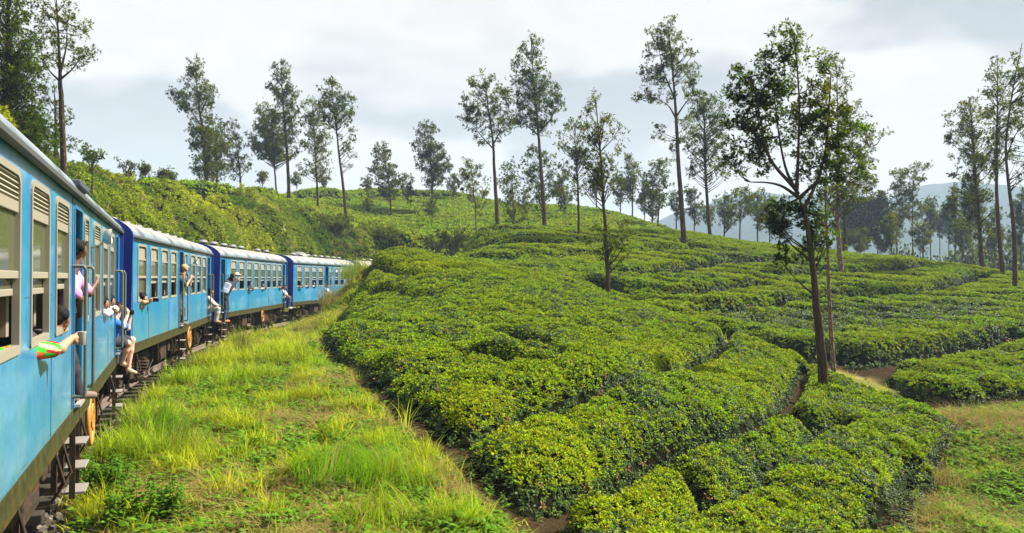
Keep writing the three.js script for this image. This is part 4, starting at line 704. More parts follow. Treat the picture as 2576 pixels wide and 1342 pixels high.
// trunk and blobs are given where the photograph shows them; Z is the tree's distance
function tree(t) {
  const Z = t.Z, r = rng(t.seed), k = Z / FPX, P = (px, py) => at(px, py, Z), b0 = P(...t.trunk[0]), gy = H(b0.x, b0.z);
  const o = base(t.name ?? 'shade_tree', [b0.x, gy, b0.z]), L = (p) => p.clone().sub(o.position);
  const bend = (r() - 0.5) * 0.8;
  const pts = [V3(0, -0.4, 0), V3(0, 0.02, 0)];
  for (let i = 1; i < t.trunk.length; i++) { const q = L(P(...t.trunk[i])); if (q.y > pts[pts.length - 1].y + 0.1) { q.z = bend * Math.sin(q.y * 0.35); pts.push(q); } }
  const curve = new THREE.CatmullRomCurve3(pts.slice(1)), N = 16, line = [pts[0]], topY = pts[pts.length - 1].y, rad = [t.r * 1.25];
  for (let i = 0; i <= N; i++) { const q = curve.getPoint(i / N); q.x += 0.04 * (r() - 0.5); line.push(q); rad.push(Math.max(0.02, t.r * Math.pow(1 - 0.93 * i / N, 0.85) * (i === 0 ? 1.15 : 1))); }
  const wood = new Acc(), crown = new Acc(true); wood.tube(line, rad, 9);
  const onTrunk = (y) => { for (let i = 1; i < line.length; i++) if (line[i].y >= y) { const a = line[i - 1], e = line[i], f = clamp((y - a.y) / (e.y - a.y + 1e-6), 0, 1); return [a.clone().lerp(e, f), lerp(rad[i - 1], rad[i], f)]; } return [line[line.length - 1].clone(), rad[rad.length - 1]]; };
  for (const lm of t.limbs ?? []) { const q = lm.map((e) => { const v = L(P(e[0], e[1])); v.z = (e[2] ?? 0); return v; }), [s] = onTrunk(q[0].y); q[0].copy(s); const c = new THREE.CatmullRomCurve3(q), l = [], rr = []; for (let i = 0; i <= 10; i++) { l.push(c.getPoint(i / 10)); rr.push(lerp(t.r * 0.42, 0.018, Math.pow(i / 10, 0.6))); } wood.tube(l, rr, 7); (t.hooks ??= []).push(...l); }
  const leafL = (t.leaf ?? 1) * (0.075 + 0.00155 * Z), dens = t.density ?? 1, col = GREEN[t.green] ?? t.green;
  for (const [cx, cy, rx, ry, dn = 1, alt] of t.blobs) {
    const c = L(P(cx, cy)), ax = rx * k * 1.14, ay = ry * k, az = Math.min(ax * 0.9, 3.2), area = Math.PI * ax * ay, n = Math.max(3, Math.round(area * dens * dn * (6.0 - 0.018 * Z))), cc = alt ? GREEN[alt] : col;
    for (let i = 0; i < n; i++) {
      let x, y, z; do { x = 2 * r() - 1; y = 2 * r() - 1; z = 2 * r() - 1; } while (x * x + y * y + z * z > 1);
      const rr = Math.sqrt(x * x + y * y + z * z), push = Math.pow(rr, 0.55) / (rr + 1e-6); x *= push; y *= push; z *= push;
      const tip = V3(c.x + x * ax, c.y + y * ay, c.z + z * az), h = Math.hypot(tip.x - onTrunk(tip.y)[0].x, tip.z);
      // the twig that carries the spray
      let [from, fr] = onTrunk(clamp(tip.y - 0.35 * h - 0.5 - 0.6 * r(), t.low ?? topY * 0.2, topY));
      if (t.hooks) { let b = from.distanceTo(tip); for (const q of t.hooks) { const d = q.distanceTo(tip); if (d < b && q.y < tip.y + 0.2) { b = d; from = q; fr = 0.03; } } }
      const m = from.clone().lerp(tip, 0.55); m.y -= 0.10 * h;
      if (h > 0.25 && r() < (t.twigs ?? 0.75)) wood.tube([from, from.clone().lerp(m, 0.5), m, tip], [Math.min(fr * 0.45, 0.06), 0.022 + 0.00012 * Z, 0.016 + 0.0001 * Z, 0.008 + 0.00008 * Z], 4, null, false);
      const tone = 0.65 + 0.75 * r(), yel = r(), S = (t.spray ?? 1) * (0.34 + 0.0030 * Z) * (0.75 + 0.5 * r()), up = t.up ?? 0.5;
      const sub = 7 + Math.floor(4 * r()), out = V3(x, y * 0.5 + up, z).normalize();
      for (let j = 0; j < sub; j++) {
        const q = tip.clone().addScaledVector(out, S * (r() - 0.45)).add(V3((r() - 0.5) * S * 1.1, (r() - 0.5) * S * 0.9, (r() - 0.5) * S * 1.1)), ln = 6 + Math.floor(4 * r());
        for (let e = 0; e < ln; e++) {
          const d = V3(r() - 0.5 + out.x * 0.4, r() - 0.42, r() - 0.5 + out.z * 0.4).normalize(), l = leafL * (0.7 + 0.6 * r()), w = V3(r() - 0.5, r() - 0.5, r() - 0.5).cross(d).normalize().multiplyScalar(l * (t.broad ?? 0.19)), v = tone * (0.75 + 0.5 * r()), yl = yel > 0.8 ? 0.5 : 0;
          leafCard(crown, q.clone().addScaledVector(d, 0.05 * r()), d.multiplyScalar(l), w, [lerp(cc[0], 0.42, yl) * v, lerp(cc[1], 0.46, yl) * v, lerp(cc[2], 0.02, yl) * v]);
        }
      }
    }
  }
  const w = part('trunk', wood.build(), t.pale ? BARK.pale : BARK.dark, o);
  if (crown.p.length) part('crown', crown.build(), LEAF.crown, o);
  tag(o, t.label, 'tree', t.group);
  return o;
}
const HILL = 'tall thin trees on the hillside crest', SLOPE = 'tall thin trees on the tea slopes', FAR = 'hazy trees in the valley', EDGE = 'trees on the bank above the nearest coach';
const TREES = [
  // left, above the nearest coach
  { Z: 38, trunk: [[20, 420], [22, 300], [25, 150], [20, -30]], r: 0.28, green: 'deep', group: EDGE, density: 3.2, blobs: [[10, 20, 45, 60], [30, 110, 48, 60], [45, 200, 45, 60], [20, 190, 50, 70], [40, 290, 55, 55], [10, 320, 60, 60], [75, 330, 45, 45], [0, 240, 40, 30, 1, 'lime']], spray: 1.3, label: 'big dense dark tree in the top left corner above the coach roof' },
  { Z: 41, trunk: [[163, 425], [158, 330], [153, 230], [150, 190], [146, 100], [138, -30]], r: 0.17, green: 'olive', group: EDGE, low: 8, limbs: [[[152, 205], [125, 180], [105, 150]], [[152, 200], [180, 175], [205, 140]], [[150, 185], [165, 120], [168, 60]]], blobs: [[140, 20, 38, 55], [120, 90, 32, 55], [170, 90, 40, 60], [195, 140, 30, 40], [115, 150, 28, 35], [155, 150, 35, 30, 0.8]], density: 1.0, label: 'tall vase-shaped tree with a bare straight trunk beside the dense corner tree' },
  { Z: 50, trunk: [[138, 420], [140, 320], [135, 210]], r: 0.13, green: 'grey', group: EDGE, low: 2, blobs: [[132, 240, 20, 40], [135, 310, 30, 45], [150, 370, 35, 40], [115, 350, 28, 35]], density: 0.8, label: 'darker slender tree standing just behind the vase-shaped tree' },
  { Z: 40, trunk: [[95, 420], [95, 330], [93, 270]], r: 0.14, green: 'deep', group: EDGE, low: 1, blobs: [[90, 310, 28, 35, 1.3], [85, 355, 45, 35, 1.3], [120, 375, 25, 25, 0.7]], density: 1.3, label: 'low bushy tree filling in below the corner tree, over the roof edge' },
  { name: 'shrub', Z: 46, trunk: [[230, 425], [230, 400], [232, 380]], r: 0.05, green: 'bright', group: null, low: 0.2, blobs: [[215, 385, 16, 14], [238, 382, 16, 15], [228, 398, 22, 12]], density: 1.6, label: 'bright green shrub on top of the scrub bank against the sky', leaf: 1.3 },
  { name: 'shrub', Z: 62, trunk: [[318, 445], [318, 430], [312, 405]], r: 0.06, green: 'grey', group: null, low: 0.2, blobs: [[312, 412, 13, 13], [325, 425, 16, 12]], density: 1.6, label: 'small dark grey-green shrub on the skyline left of the tea edge' },
  // hillside crest, left to right
  { Z: 86, trunk: [[522, 478], [515, 400], [508, 320], [500, 270], [490, 155]], r: 0.24, green: 'olive', group: HILL, low: 3, limbs: [[[505, 320], [480, 280], [450, 245]], [[503, 290], [520, 250], [530, 235]]], blobs: [[478, 175, 11, 26], [496, 170, 10, 28], [492, 210, 26, 28], [450, 240, 22, 24], [520, 240, 22, 28], [490, 265, 34, 26], [505, 310, 22, 30], [520, 370, 38, 45, 1.2], [505, 350, 28, 30], [525, 430, 36, 30, 1.2]], density: 1.2, label: 'leaning leafy tree leftmost on the tea crest, with a side lobe to its left' },
  { Z: 89, trunk: [[545, 478], [546, 400], [540, 300]], r: 0.14, green: 'olive', group: HILL, low: 1, blobs: [[535, 320, 22, 26], [545, 360, 25, 30], [545, 410, 25, 40]], density: 1.2, label: 'dense lower tree tucked against the right side of the leaning leafy tree' },
  { Z: 98, trunk: [[607, 480], [602, 420], [595, 370], [582, 310]], r: 0.13, green: 'pale', group: HILL, low: 2, blobs: [[582, 330, 18, 24], [590, 370, 26, 30], [600, 410, 24, 26, 0.8], [585, 430, 18, 24, 0.6]], density: 0.9, label: 'short slender pale tree between the leaning tree and the two paired trees' },
  { Z: 112, trunk: [[697, 482], [692, 430], [688, 380], [680, 280]], r: 0.14, green: 'olive', group: HILL, low: 4, blobs: [[672, 285, 22, 24], [690, 320, 42, 36], [665, 350, 36, 34], [700, 375, 40, 34], [670, 385, 36, 20]], density: 1.3, label: 'broad round-crowned tree standing behind the tallest straight trunk on the crest' },
  { Z: 100, trunk: [[727, 503], [722, 420], [717, 330], [712, 250], [706, 160]], r: 0.23, green: 'grey', group: HILL, low: 5, blobs: [[704, 178, 18, 24], [706, 215, 26, 28], [720, 240, 24, 26], [712, 285, 26, 28], [735, 290, 14, 24, 0.7], [738, 350, 12, 40, 0.6]], density: 1.1, label: 'tallest straight tree of the left crest, with narrow crown over the round-crowned one' },
  { Z: 102, trunk: [[800, 528], [796, 450], [792, 380], [786, 255]], r: 0.16, green: 'pale', group: HILL, low: 4, blobs: [[785, 275, 26, 24], [775, 315, 24, 28], [800, 320, 26, 30], [790, 365, 32, 26], [800, 410, 24, 24, 0.8], [815, 370, 16, 26, 0.7], [780, 425, 26, 22, 0.6], [815, 440, 20, 20, 0.6]], density: 0.85, label: 'sparse pale tree just left of the steeply leaning trunk' },
  { Z: 93, trunk: [[873, 548], [864, 470], [853, 390], [843, 310], [832, 215]], r: 0.2, green: 'olive', group: HILL, low: 5, blobs: [[830, 225, 22, 24], [850, 250, 32, 26], [825, 270, 22, 26], [865, 285, 24, 24], [845, 300, 26, 20], [872, 350, 14, 34, 0.8], [880, 400, 12, 26, 0.5]], density: 1.0, label: 'tree with a long bare trunk leaning left, before the middle gap of sky' },
  { Z: 118, trunk: [[985, 560], [980, 480], [972, 430], [963, 365]], r: 0.15, green: 'grey', group: HILL, low: 2, blobs: [[962, 385, 18, 24], [965, 420, 28, 26], [975, 455, 26, 26], [980, 480, 20, 18, 0.8, 'olive']], density: 1.2, label: 'small dark pointed tree alone in the gap above the train end' },
  { Z: 122, trunk: [[1087, 515], [1086, 450], [1082, 400], [1075, 312]], r: 0.18, green: 'grey', group: HILL, low: 3, blobs: [[1076, 330, 22, 20], [1070, 365, 26, 26], [1095, 385, 22, 22], [1082, 410, 30, 26], [1105, 420, 26, 32], [1088, 450, 26, 20]], density: 1.1, label: 'grey-green tree with a twin crown left of the pair of tall trees' },
  // the slope
  { Z: 88, trunk: [[1200, 592], [1196, 530], [1190, 470], [1185, 410]], r: 0.1, green: 'lime', group: SLOPE, low: 1.5, pale: true, blobs: [[1182, 425, 26, 22], [1190, 460, 34, 28], [1200, 500, 26, 30, 0.8], [1165, 440, 18, 20, 0.7]], density: 0.8, label: 'small light green tree left of the paired tall trees, over the round bushes' },
  { Z: 81, trunk: [[1253, 597], [1248, 500], [1243, 420], [1240, 355], [1228, 270], [1220, 190]], r: 0.22, green: 'olive', group: SLOPE, low: 8, limbs: [[[1241, 375], [1205, 335], [1175, 290]], [[1240, 365], [1262, 320], [1280, 270]]], blobs: [[1205, 205, 18, 20], [1232, 215, 26, 22], [1190, 255, 26, 24], [1225, 265, 34, 28], [1262, 250, 26, 30], [1170, 285, 20, 18], [1205, 310, 30, 24], [1250, 310, 34, 28], [1225, 345, 36, 16, 0.8], [1280, 300, 14, 24, 0.8]], density: 0.95, label: 'broad crowned tall tree, left of the two paired tall trees on the slope' },
  { Z: 86, trunk: [[1372, 580], [1366, 500], [1360, 410], [1355, 340], [1345, 230], [1335, 100]], r: 0.26, green: 'deep', group: SLOPE, low: 9, limbs: [[[1356, 340], [1320, 310], [1300, 270]], [[1356, 335], [1385, 300], [1405, 260]]], blobs: [[1335, 118, 24, 22], [1330, 160, 34, 28], [1350, 200, 34, 30], [1318, 220, 28, 34], [1375, 235, 28, 30], [1340, 260, 40, 28], [1398, 265, 16, 28], [1350, 300, 46, 22], [1310, 290, 20, 28, 0.8], [1370, 330, 30, 14, 0.7]], density: 1.1, label: 'tallest dark tree of the slope middle, right of the broad crowned one' },
  { Z: 88, trunk: [[1368, 560], [1362, 470], [1358, 400]], r: 0.08, green: 'deep', group: SLOPE, low: 1, blobs: [[1345, 400, 22, 30, 0.9], [1350, 450, 30, 34], [1345, 495, 26, 28], [1385, 420, 16, 30, 0.8], [1375, 480, 18, 34, 0.7]], density: 1.0, label: 'leafy dark growth around the lower trunk of the tallest dark tree' },
  { Z: 96, trunk: [[1292, 575], [1290, 500], [1286, 420]], r: 0.09, green: 'bright', group: SLOPE, low: 1, blobs: [[1284, 425, 18, 24], [1280, 470, 24, 30], [1290, 515, 28, 30, 1, 'lime'], [1295, 550, 20, 18, 0.8]], density: 1.0, label: 'small bright green tree between the trunks of the two paired trees' },
  { Z: 74, trunk: [[1456, 585], [1454, 500], [1450, 420], [1445, 310]], r: 0.13, green: 'lime', group: SLOPE, low: 3, blobs: [[1445, 325, 26, 24], [1435, 360, 30, 30], [1460, 370, 30, 34], [1440, 410, 34, 28, 0.8], [1465, 440, 24, 40, 0.8], [1430, 460, 20, 26, 0.5]], density: 0.8, label: 'yellowish tree standing behind the foremost slim trunk of the middle slope' },
  { Z: 45, trunk: [[1531, 738], [1528, 650], [1520, 520], [1512, 400], [1497, 250]], r: 0.14, green: 'pale', group: SLOPE, low: 2, blobs: [[1488, 258, 18, 22, 1, 'lime'], [1495, 310, 34, 36, 0.7], [1540, 330, 26, 30, 0.5], [1480, 350, 30, 34, 0.6], [1520, 380, 34, 34, 0.7, 'olive'], [1500, 430, 34, 34, 0.9, 'olive'], [1525, 470, 32, 34, 0.9, 'olive'], [1480, 465, 22, 26, 0.7, 'olive'], [1555, 600, 24, 44, 1, 'olive'], [1500, 600, 26, 34, 0.6, 'olive'], [1540, 650, 26, 14, 0.7, 'olive']], density: 1.5, spray: 1.0, label: 'slim foremost tree of the middle slope, leaves sprouting low on its trunk' },
  { Z: 75, trunk: [[1722, 597], [1714, 500], [1706, 400], [1701, 290], [1694, 200], [1680, 50]], r: 0.27, green: 'olive', group: SLOPE, low: 10, limbs: [[[1701, 300], [1680, 265], [1640, 245]], [[1702, 295], [1725, 260], [1745, 240]], [[1698, 250], [1670, 180], [1655, 110]]], blobs: [[1682, 62, 14, 24], [1655, 95, 26, 24], [1690, 110, 34, 28], [1655, 140, 28, 32], [1710, 150, 34, 30], [1730, 190, 22, 28], [1640, 190, 28, 26], [1685, 190, 30, 28, 0.7], [1625, 240, 24, 18], [1660, 240, 30, 20, 0.8], [1735, 230, 20, 22], [1665, 330, 22, 22, 0.5, 'lime'], [1730, 330, 22, 40, 0.7], [1690, 390, 16, 20, 0.5]], density: 1.1, label: 'tallest tree right of centre, its bare trunk forking in a high vase shape' },
  { Z: 80, trunk: [[1788, 600], [1782, 520], [1776, 440], [1772, 330], [1768, 235]], r: 0.2, green: 'deep', group: SLOPE, low: 4, blobs: [[1765, 250, 26, 22], [1755, 285, 26, 28], [1790, 275, 30, 30], [1775, 325, 34, 30], [1810, 320, 26, 34], [1750, 370, 30, 30, 0.8], [1795, 385, 38, 34], [1770, 430, 34, 24], [1820, 420, 24, 30, 0.8, 'lime']], density: 1.0, label: 'bushy dark tree between the high vase-shaped tree and the great near tree' },
  { Z: 26, name: 'shade_tree', trunk: [[2074, 990], [2062, 880], [2050, 790], [2040, 700], [2030, 610], [2015, 530], [2000, 480]], r: 0.17, green: [0.27, 0.42, 0.014], group: SLOPE, low: 2.4, leaf: 1.05, twigs: 0.4,
    limbs: [[[2008, 500], [1970, 470], [1930, 462, 0.2], [1880, 462, 0.4]], [[2005, 490], [1985, 430, -0.2], [1970, 350, -0.3], [1955, 230, -0.3]], [[2000, 480], [2000, 390, 0.3], [2000, 260, 0.4], [1990, 90, 0.3]], [[2018, 530], [2045, 470, 0.2], [2065, 400, 0.3], [2075, 300, 0.3], [2085, 190, 0.2]], [[2030, 500], [2070, 455, -0.4], [2110, 440, -0.5], [2150, 380, -0.6]], [[1950, 463], [1925, 400, 0.4], [1900, 300, 0.5], [1880, 200, 0.4]]],
    blobs: [[1950, 100, 13, 30], [1955, 160, 24, 34], [1997, 90, 16, 32, 1.2], [2005, 150, 24, 32], [1990, 215, 30, 32, 0.8], [1912, 160, 16, 30], [1880, 195, 30, 26], [1865, 230, 26, 30], [1910, 235, 40, 34, 1.2], [1950, 250, 26, 34, 0.7], [1870, 300, 28, 34, 0.8], [1905, 330, 30, 40, 0.8], [1940, 360, 26, 40, 0.6], [1855, 380, 26, 30, 0.6], [1890, 430, 34, 24, 0.8], [1835, 420, 20, 20, 0.4], [2060, 170, 20, 40, 0.7], [2050, 230, 32, 40, 0.8, 'lime'], [2075, 290, 46, 48, 0.8, 'lime'], [2125, 350, 40, 50, 0.6], [2080, 430, 44, 36, 0.6], [2020, 280, 26, 40, 0.7], [1925, 290, 40, 44, 0.7], [1890, 370, 40, 40, 0.6], [1960, 310, 24, 50, 0.5], [2140, 440, 40, 30, 0.6], [2030, 480, 30, 26, 0.5, 'bright'], [2040, 320, 34, 40, 0.9], [2100, 320, 40, 44, 0.5], [2010, 350, 22, 50, 0.5], [2060, 390, 40, 36, 0.6], [2120, 390, 40, 38, 0.5, 'bright'], [2000, 430, 20, 26, 0.6, 'bright'], [1965, 540, 30, 36, 0.9, 'bright'], [1960, 600, 24, 40, 0.9, 'bright'], [2040, 540, 30, 36, 1, 'bright'], [2065, 580, 28, 48, 1, 'bright'], [2045, 620, 26, 36, 0.8, 'bright'], [1965, 640, 22, 20, 0.8, 'bright'], [1990, 520, 26, 24, 0.9, 'bright'], [2030, 630, 18, 26, 0.6, 'bright']], density: 3.6, spray: 0.85, label: 'great near tree rising dark from the middle of the tea, forked low and wide' },
  { Z: 33, trunk: [[2097, 905], [2092, 780], [2087, 640], [2080, 480], [2085, 330]], r: 0.10, green: 'olive', group: SLOPE, low: 4, pale: true, blobs: [[2085, 340, 40, 50, 0.8], [2110, 440, 44, 40, 0.8], [2080, 500, 40, 36, 0.8], [2130, 500, 30, 34, 0.6], [2070, 560, 30, 30, 0.6]], density: 0.8, label: 'slim mottled pale trunk directly behind the great near tree' },
  { Z: 64, trunk: [[2119, 668], [2115, 600], [2112, 540], [2108, 400], [2105, 160]], r: 0.22, green: 'olive', group: SLOPE, low: 6, pale: true, limbs: [[[2112, 560], [2090, 520], [2065, 480]], [[2110, 480], [2150, 420], [2190, 370]]], blobs: [[2090, 170, 24, 40, 0.8], [2120, 220, 20, 34, 0.7], [2150, 290, 26, 34, 0.9], [2165, 340, 30, 34], [2140, 400, 40, 40], [2185, 390, 24, 30, 0.7], [2150, 460, 44, 34, 1.1], [2190, 450, 20, 40, 0.7], [2100, 490, 34, 30], [2208, 335, 14, 14, 0.4, 'pale']], density: 1.0, label: 'tall tree with a pale grey trunk, its crown showing right of the great near tree' },
  { Z: 78, trunk: [[2128, 640], [2127, 580], [2125, 520]], r: 0.26, green: 'deep', group: SLOPE, low: 4, blobs: [[2120, 510, 34, 24], [2150, 490, 30, 26]], density: 1.1, label: 'short thick dark trunk beside the pale grey trunk' },
  { Z: 72, trunk: [[2472, 662], [2462, 560], [2455, 460], [2450, 350], [2443, 250]], r: 0.2, green: 'lime', group: SLOPE, low: 3, blobs: [[2442, 262, 22, 20], [2410, 290, 26, 30, 0.8, 'olive'], [2455, 300, 34, 34], [2425, 350, 30, 36], [2470, 370, 34, 36], [2430, 420, 36, 36, 1, 'olive'], [2475, 430, 30, 34], [2400, 350, 20, 26, 0.6, 'olive'], [2440, 490, 40, 34, 1, 'olive'], [2480, 510, 30, 34, 0.9, 'olive'], [2420, 540, 26, 26, 0.7, 'olive'], [2480, 580, 30, 26, 0.8]], density: 1.0, label: 'yellow-green tree leftmost of the trio at the right edge' },
  { Z: 68, trunk: [[2524, 668], [2516, 560], [2508, 450], [2505, 330], [2512, 150]], r: 0.2, green: 'olive', group: SLOPE, low: 6, blobs: [[2515, 150, 12, 20, 0.8], [2495, 180, 20, 26, 0.9], [2520, 215, 26, 30], [2500, 260, 26, 34], [2535, 280, 24, 34], [2510, 330, 34, 34], [2490, 390, 26, 30, 0.8], [2535, 370, 22, 30, 0.8], [2510, 420, 26, 24, 0.6]], density: 0.95, label: 'middle tree of the right-edge trio, with the tallest narrow crown' },
  { Z: 60, trunk: [[2553, 690], [2546, 590], [2538, 480], [2535, 380], [2552, 240], [2570, 110]], r: 0.17, green: 'olive', group: SLOPE, low: 6, limbs: [[[2537, 400], [2555, 340], [2590, 300]]], blobs: [[2568, 160, 22, 22, 1, 'bright'], [2560, 190, 18, 18, 0.8, 'bright'], [2590, 200, 30, 40], [2585, 290, 30, 44], [2560, 330, 24, 34, 0.8], [2590, 390, 30, 40], [2570, 430, 20, 30, 0.6]], density: 0.9, label: 'rightmost tree of the trio, its slim trunk bare up to the top of the frame' },
];
for (const [i, t] of TREES.entries()) tree({ seed: 1000 + i * 37, ...t });
// smaller and farther trees: px, foot py, top py, crown half-width, distance, green, label
const SMALL = [
  [1590, 545, 398, 20, 125, 'pale', 'slender hazy tree just right of the slim foremost trunk'],
  [1656, 592, 398, 42, 112, 'olive', 'umbrella-crowned tree left of the high vase-shaped tree', 1],
  [1860, 607, 470, 46, 104, 'bright', 'rounded light green tree below the left arm of the great near tree', 1],
  [1905, 605, 480, 24, 112, 'lime', 'yellowish small tree close left of the great near trunk'],
  [1700, 575, 480, 16, 130, 'grey', 'small grey tree directly behind the high vase-shaped trunk'],
  [1745, 590, 470, 18, 128, 'grey', 'faint grey tree between two tall trunks right of centre'],
  [1560, 540, 440, 16, 140, 'grey', 'faint far tree left of the slender hazy one'],
  [1620, 560, 450, 16, 145, 'grey', 'faint far tree left of the umbrella-crowned one'],
  [1500, 525, 420, 18, 138, 'pale', 'pale far tree behind the slim foremost trunk'],
  [2297, 648, 412, 58, 128, 'olive', 'layered tree with airy tiers standing alone in the right-hand gap', 1],
  [2255, 640, 520, 20, 135, 'grey', 'thin hazy tree immediately left of the layered tree'],
  [2340, 640, 500, 18, 150, 'grey', 'thin hazy tree immediately right of the layered tree'],
  [2385, 620, 520, 18, 175, 'grey', 'pair-like small tree on the valley floor left of the right-edge trio'],
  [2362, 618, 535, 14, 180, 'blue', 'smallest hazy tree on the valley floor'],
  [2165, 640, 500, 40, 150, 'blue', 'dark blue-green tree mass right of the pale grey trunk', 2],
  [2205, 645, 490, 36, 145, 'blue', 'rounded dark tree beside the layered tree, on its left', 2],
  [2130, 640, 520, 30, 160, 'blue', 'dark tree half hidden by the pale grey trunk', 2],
  [2420, 655, 560, 26, 120, 'olive', 'low olive tree at the foot of the yellow-green tree'],
  [2500, 660, 540, 26, 118, 'olive', 'low bushy tree between the trunks of the right-edge trio'],
  [2570, 670, 480, 26, 122, 'deep', 'dark bushy tree behind the rightmost slim trunk'],
  [1780, 585, 520, 16, 150, 'grey', 'tiny grey tree at the foot of the bushy dark tree'],
  [1960, 615, 520, 22, 150, 'grey', 'hazy tree glimpsed behind the great near trunk, on its left'],
  [2240, 655, 540, 26, 112, 'lime', 'light green tree just left of the layered tree, lower than it'],
  [2320, 652, 560, 26, 116, 'pale', 'pale bushy tree at the foot of the layered tree, on its right'],
  [2400, 650, 480, 22, 124, 'olive', 'olive tree halfway between the layered tree and the trio'],
  [2440, 640, 450, 24, 130, 'pale', 'pale tall tree just behind the yellow-green tree'],
  [1820, 600, 500, 30, 108, 'olive', 'olive tree left of the rounded light green tree'],
  [1935, 612, 500, 28, 116, 'bright', 'fresh green tree glimpsed under the left arm of the great near tree'],
  [1640, 580, 470, 26, 120, 'olive', 'dusky olive tree under the umbrella-crowned one'],
  [1410, 540, 440, 22, 122, 'pale', 'pale tree in the haze right of the tallest dark one'],
  [2160, 655, 580, 24, 118, 'olive', 'low olive tree right of the pale grey trunk foot'],
  [660, 474, 432, 15, 118, 'olive', 'small round sapling left of the broad round-crowned tree', 3],
  [745, 478, 440, 10, 130, 'lime', 'little lime sapling between the crest trunks', 3],
  [815, 480, 445, 10, 136, 'pale', 'little sapling right of the sparse pale tree', 3],
  [925, 500, 448, 9, 130, 'pale', 'thin sapling on the hillside left of the dark pointed tree', 3],
  [1012, 505, 440, 10, 135, 'pale', 'thin sapling on the hillside right of the dark pointed tree', 3],
  [1030, 540, 450, 9, 122, 'lime', 'spindly sapling halfway to the twin-crowned tree', 3],
  [1140, 520, 440, 14, 140, 'olive', 'sapling in the haze right of the twin-crowned tree', 3],
  [925, 545, 500, 8, 112, 'lime', 'short sapling among the hillside tea rows', 3],
  [1085, 560, 505, 14, 108, 'bright', 'bright sapling below the twin-crowned tree', 3],
  [1420, 560, 480, 14, 112, 'lime', 'little tree right of the tallest dark trunk', 3],
  [1320, 560, 480, 12, 118, 'olive', 'little tree left of the tallest dark trunk', 3],
  [365, 455, 418, 6, 72, 'bright', 'tiny leafy sapling on the skyline of the scrub bank', 3],
  [408, 458, 432, 6, 76, 'olive', 'tiny bare sapling on the skyline near the tea edge', 3],
  [428, 460, 438, 5, 78, 'olive', 'tiniest sapling on the skyline, at the start of the tea edge', 3],
];
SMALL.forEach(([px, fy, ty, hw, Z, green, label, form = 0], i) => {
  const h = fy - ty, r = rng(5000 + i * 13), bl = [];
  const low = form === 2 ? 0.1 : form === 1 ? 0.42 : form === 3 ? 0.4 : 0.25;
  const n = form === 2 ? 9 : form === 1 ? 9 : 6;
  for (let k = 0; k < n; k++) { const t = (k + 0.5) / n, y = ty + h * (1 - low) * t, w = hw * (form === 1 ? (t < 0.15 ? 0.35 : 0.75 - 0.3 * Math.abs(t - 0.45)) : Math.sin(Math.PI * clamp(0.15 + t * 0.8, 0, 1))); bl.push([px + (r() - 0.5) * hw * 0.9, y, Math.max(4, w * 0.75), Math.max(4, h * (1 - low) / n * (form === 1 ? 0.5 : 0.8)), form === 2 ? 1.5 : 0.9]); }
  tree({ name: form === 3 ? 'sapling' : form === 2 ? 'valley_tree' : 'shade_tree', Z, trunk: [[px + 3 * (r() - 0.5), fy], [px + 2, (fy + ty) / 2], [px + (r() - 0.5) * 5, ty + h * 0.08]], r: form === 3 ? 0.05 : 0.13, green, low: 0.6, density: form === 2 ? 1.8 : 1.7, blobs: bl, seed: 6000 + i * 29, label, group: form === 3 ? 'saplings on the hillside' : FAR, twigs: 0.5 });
});
// round bushes at the end of the scrub bank
[[1138, 605, 34, 26, 84, 'lime', 'round pale green bush on the skyline of the mound, right of the train end'], [1095, 612, 22, 16, 86, 'olive', 'brownish bush left of the round pale green bush'], [975, 595, 28, 22, 90, 'bright', 'round green bush at the end of the scrub bank above the last coach'], [840, 560, 34, 26, 86, 'olive', 'large rounded bush near the top of the scrub bank'], [930, 580, 26, 20, 92, 'olive', 'dusky bush between the large rounded one and the bank end']].forEach(([px, py, rx, ry, Z, green, label], i) => {
  tree({ name: 'bush', Z, trunk: [[px, py + ry], [px, py], [px, py - ry * 0.3]], r: 0.06, green: green === 'olive' ? 'pale' : 'lime', low: 0.1, density: 0.85, seed: 8000 + i * 17, blobs: [[px, py, rx, ry, 1.4], [px - rx * 0.5, py + ry * 0.3, rx * 0.6, ry * 0.6, 1.2], [px + rx * 0.5, py + ry * 0.3, rx * 0.6, ry * 0.6, 1.2]], label, group: 'rounded bushes along the scrub bank' });
});

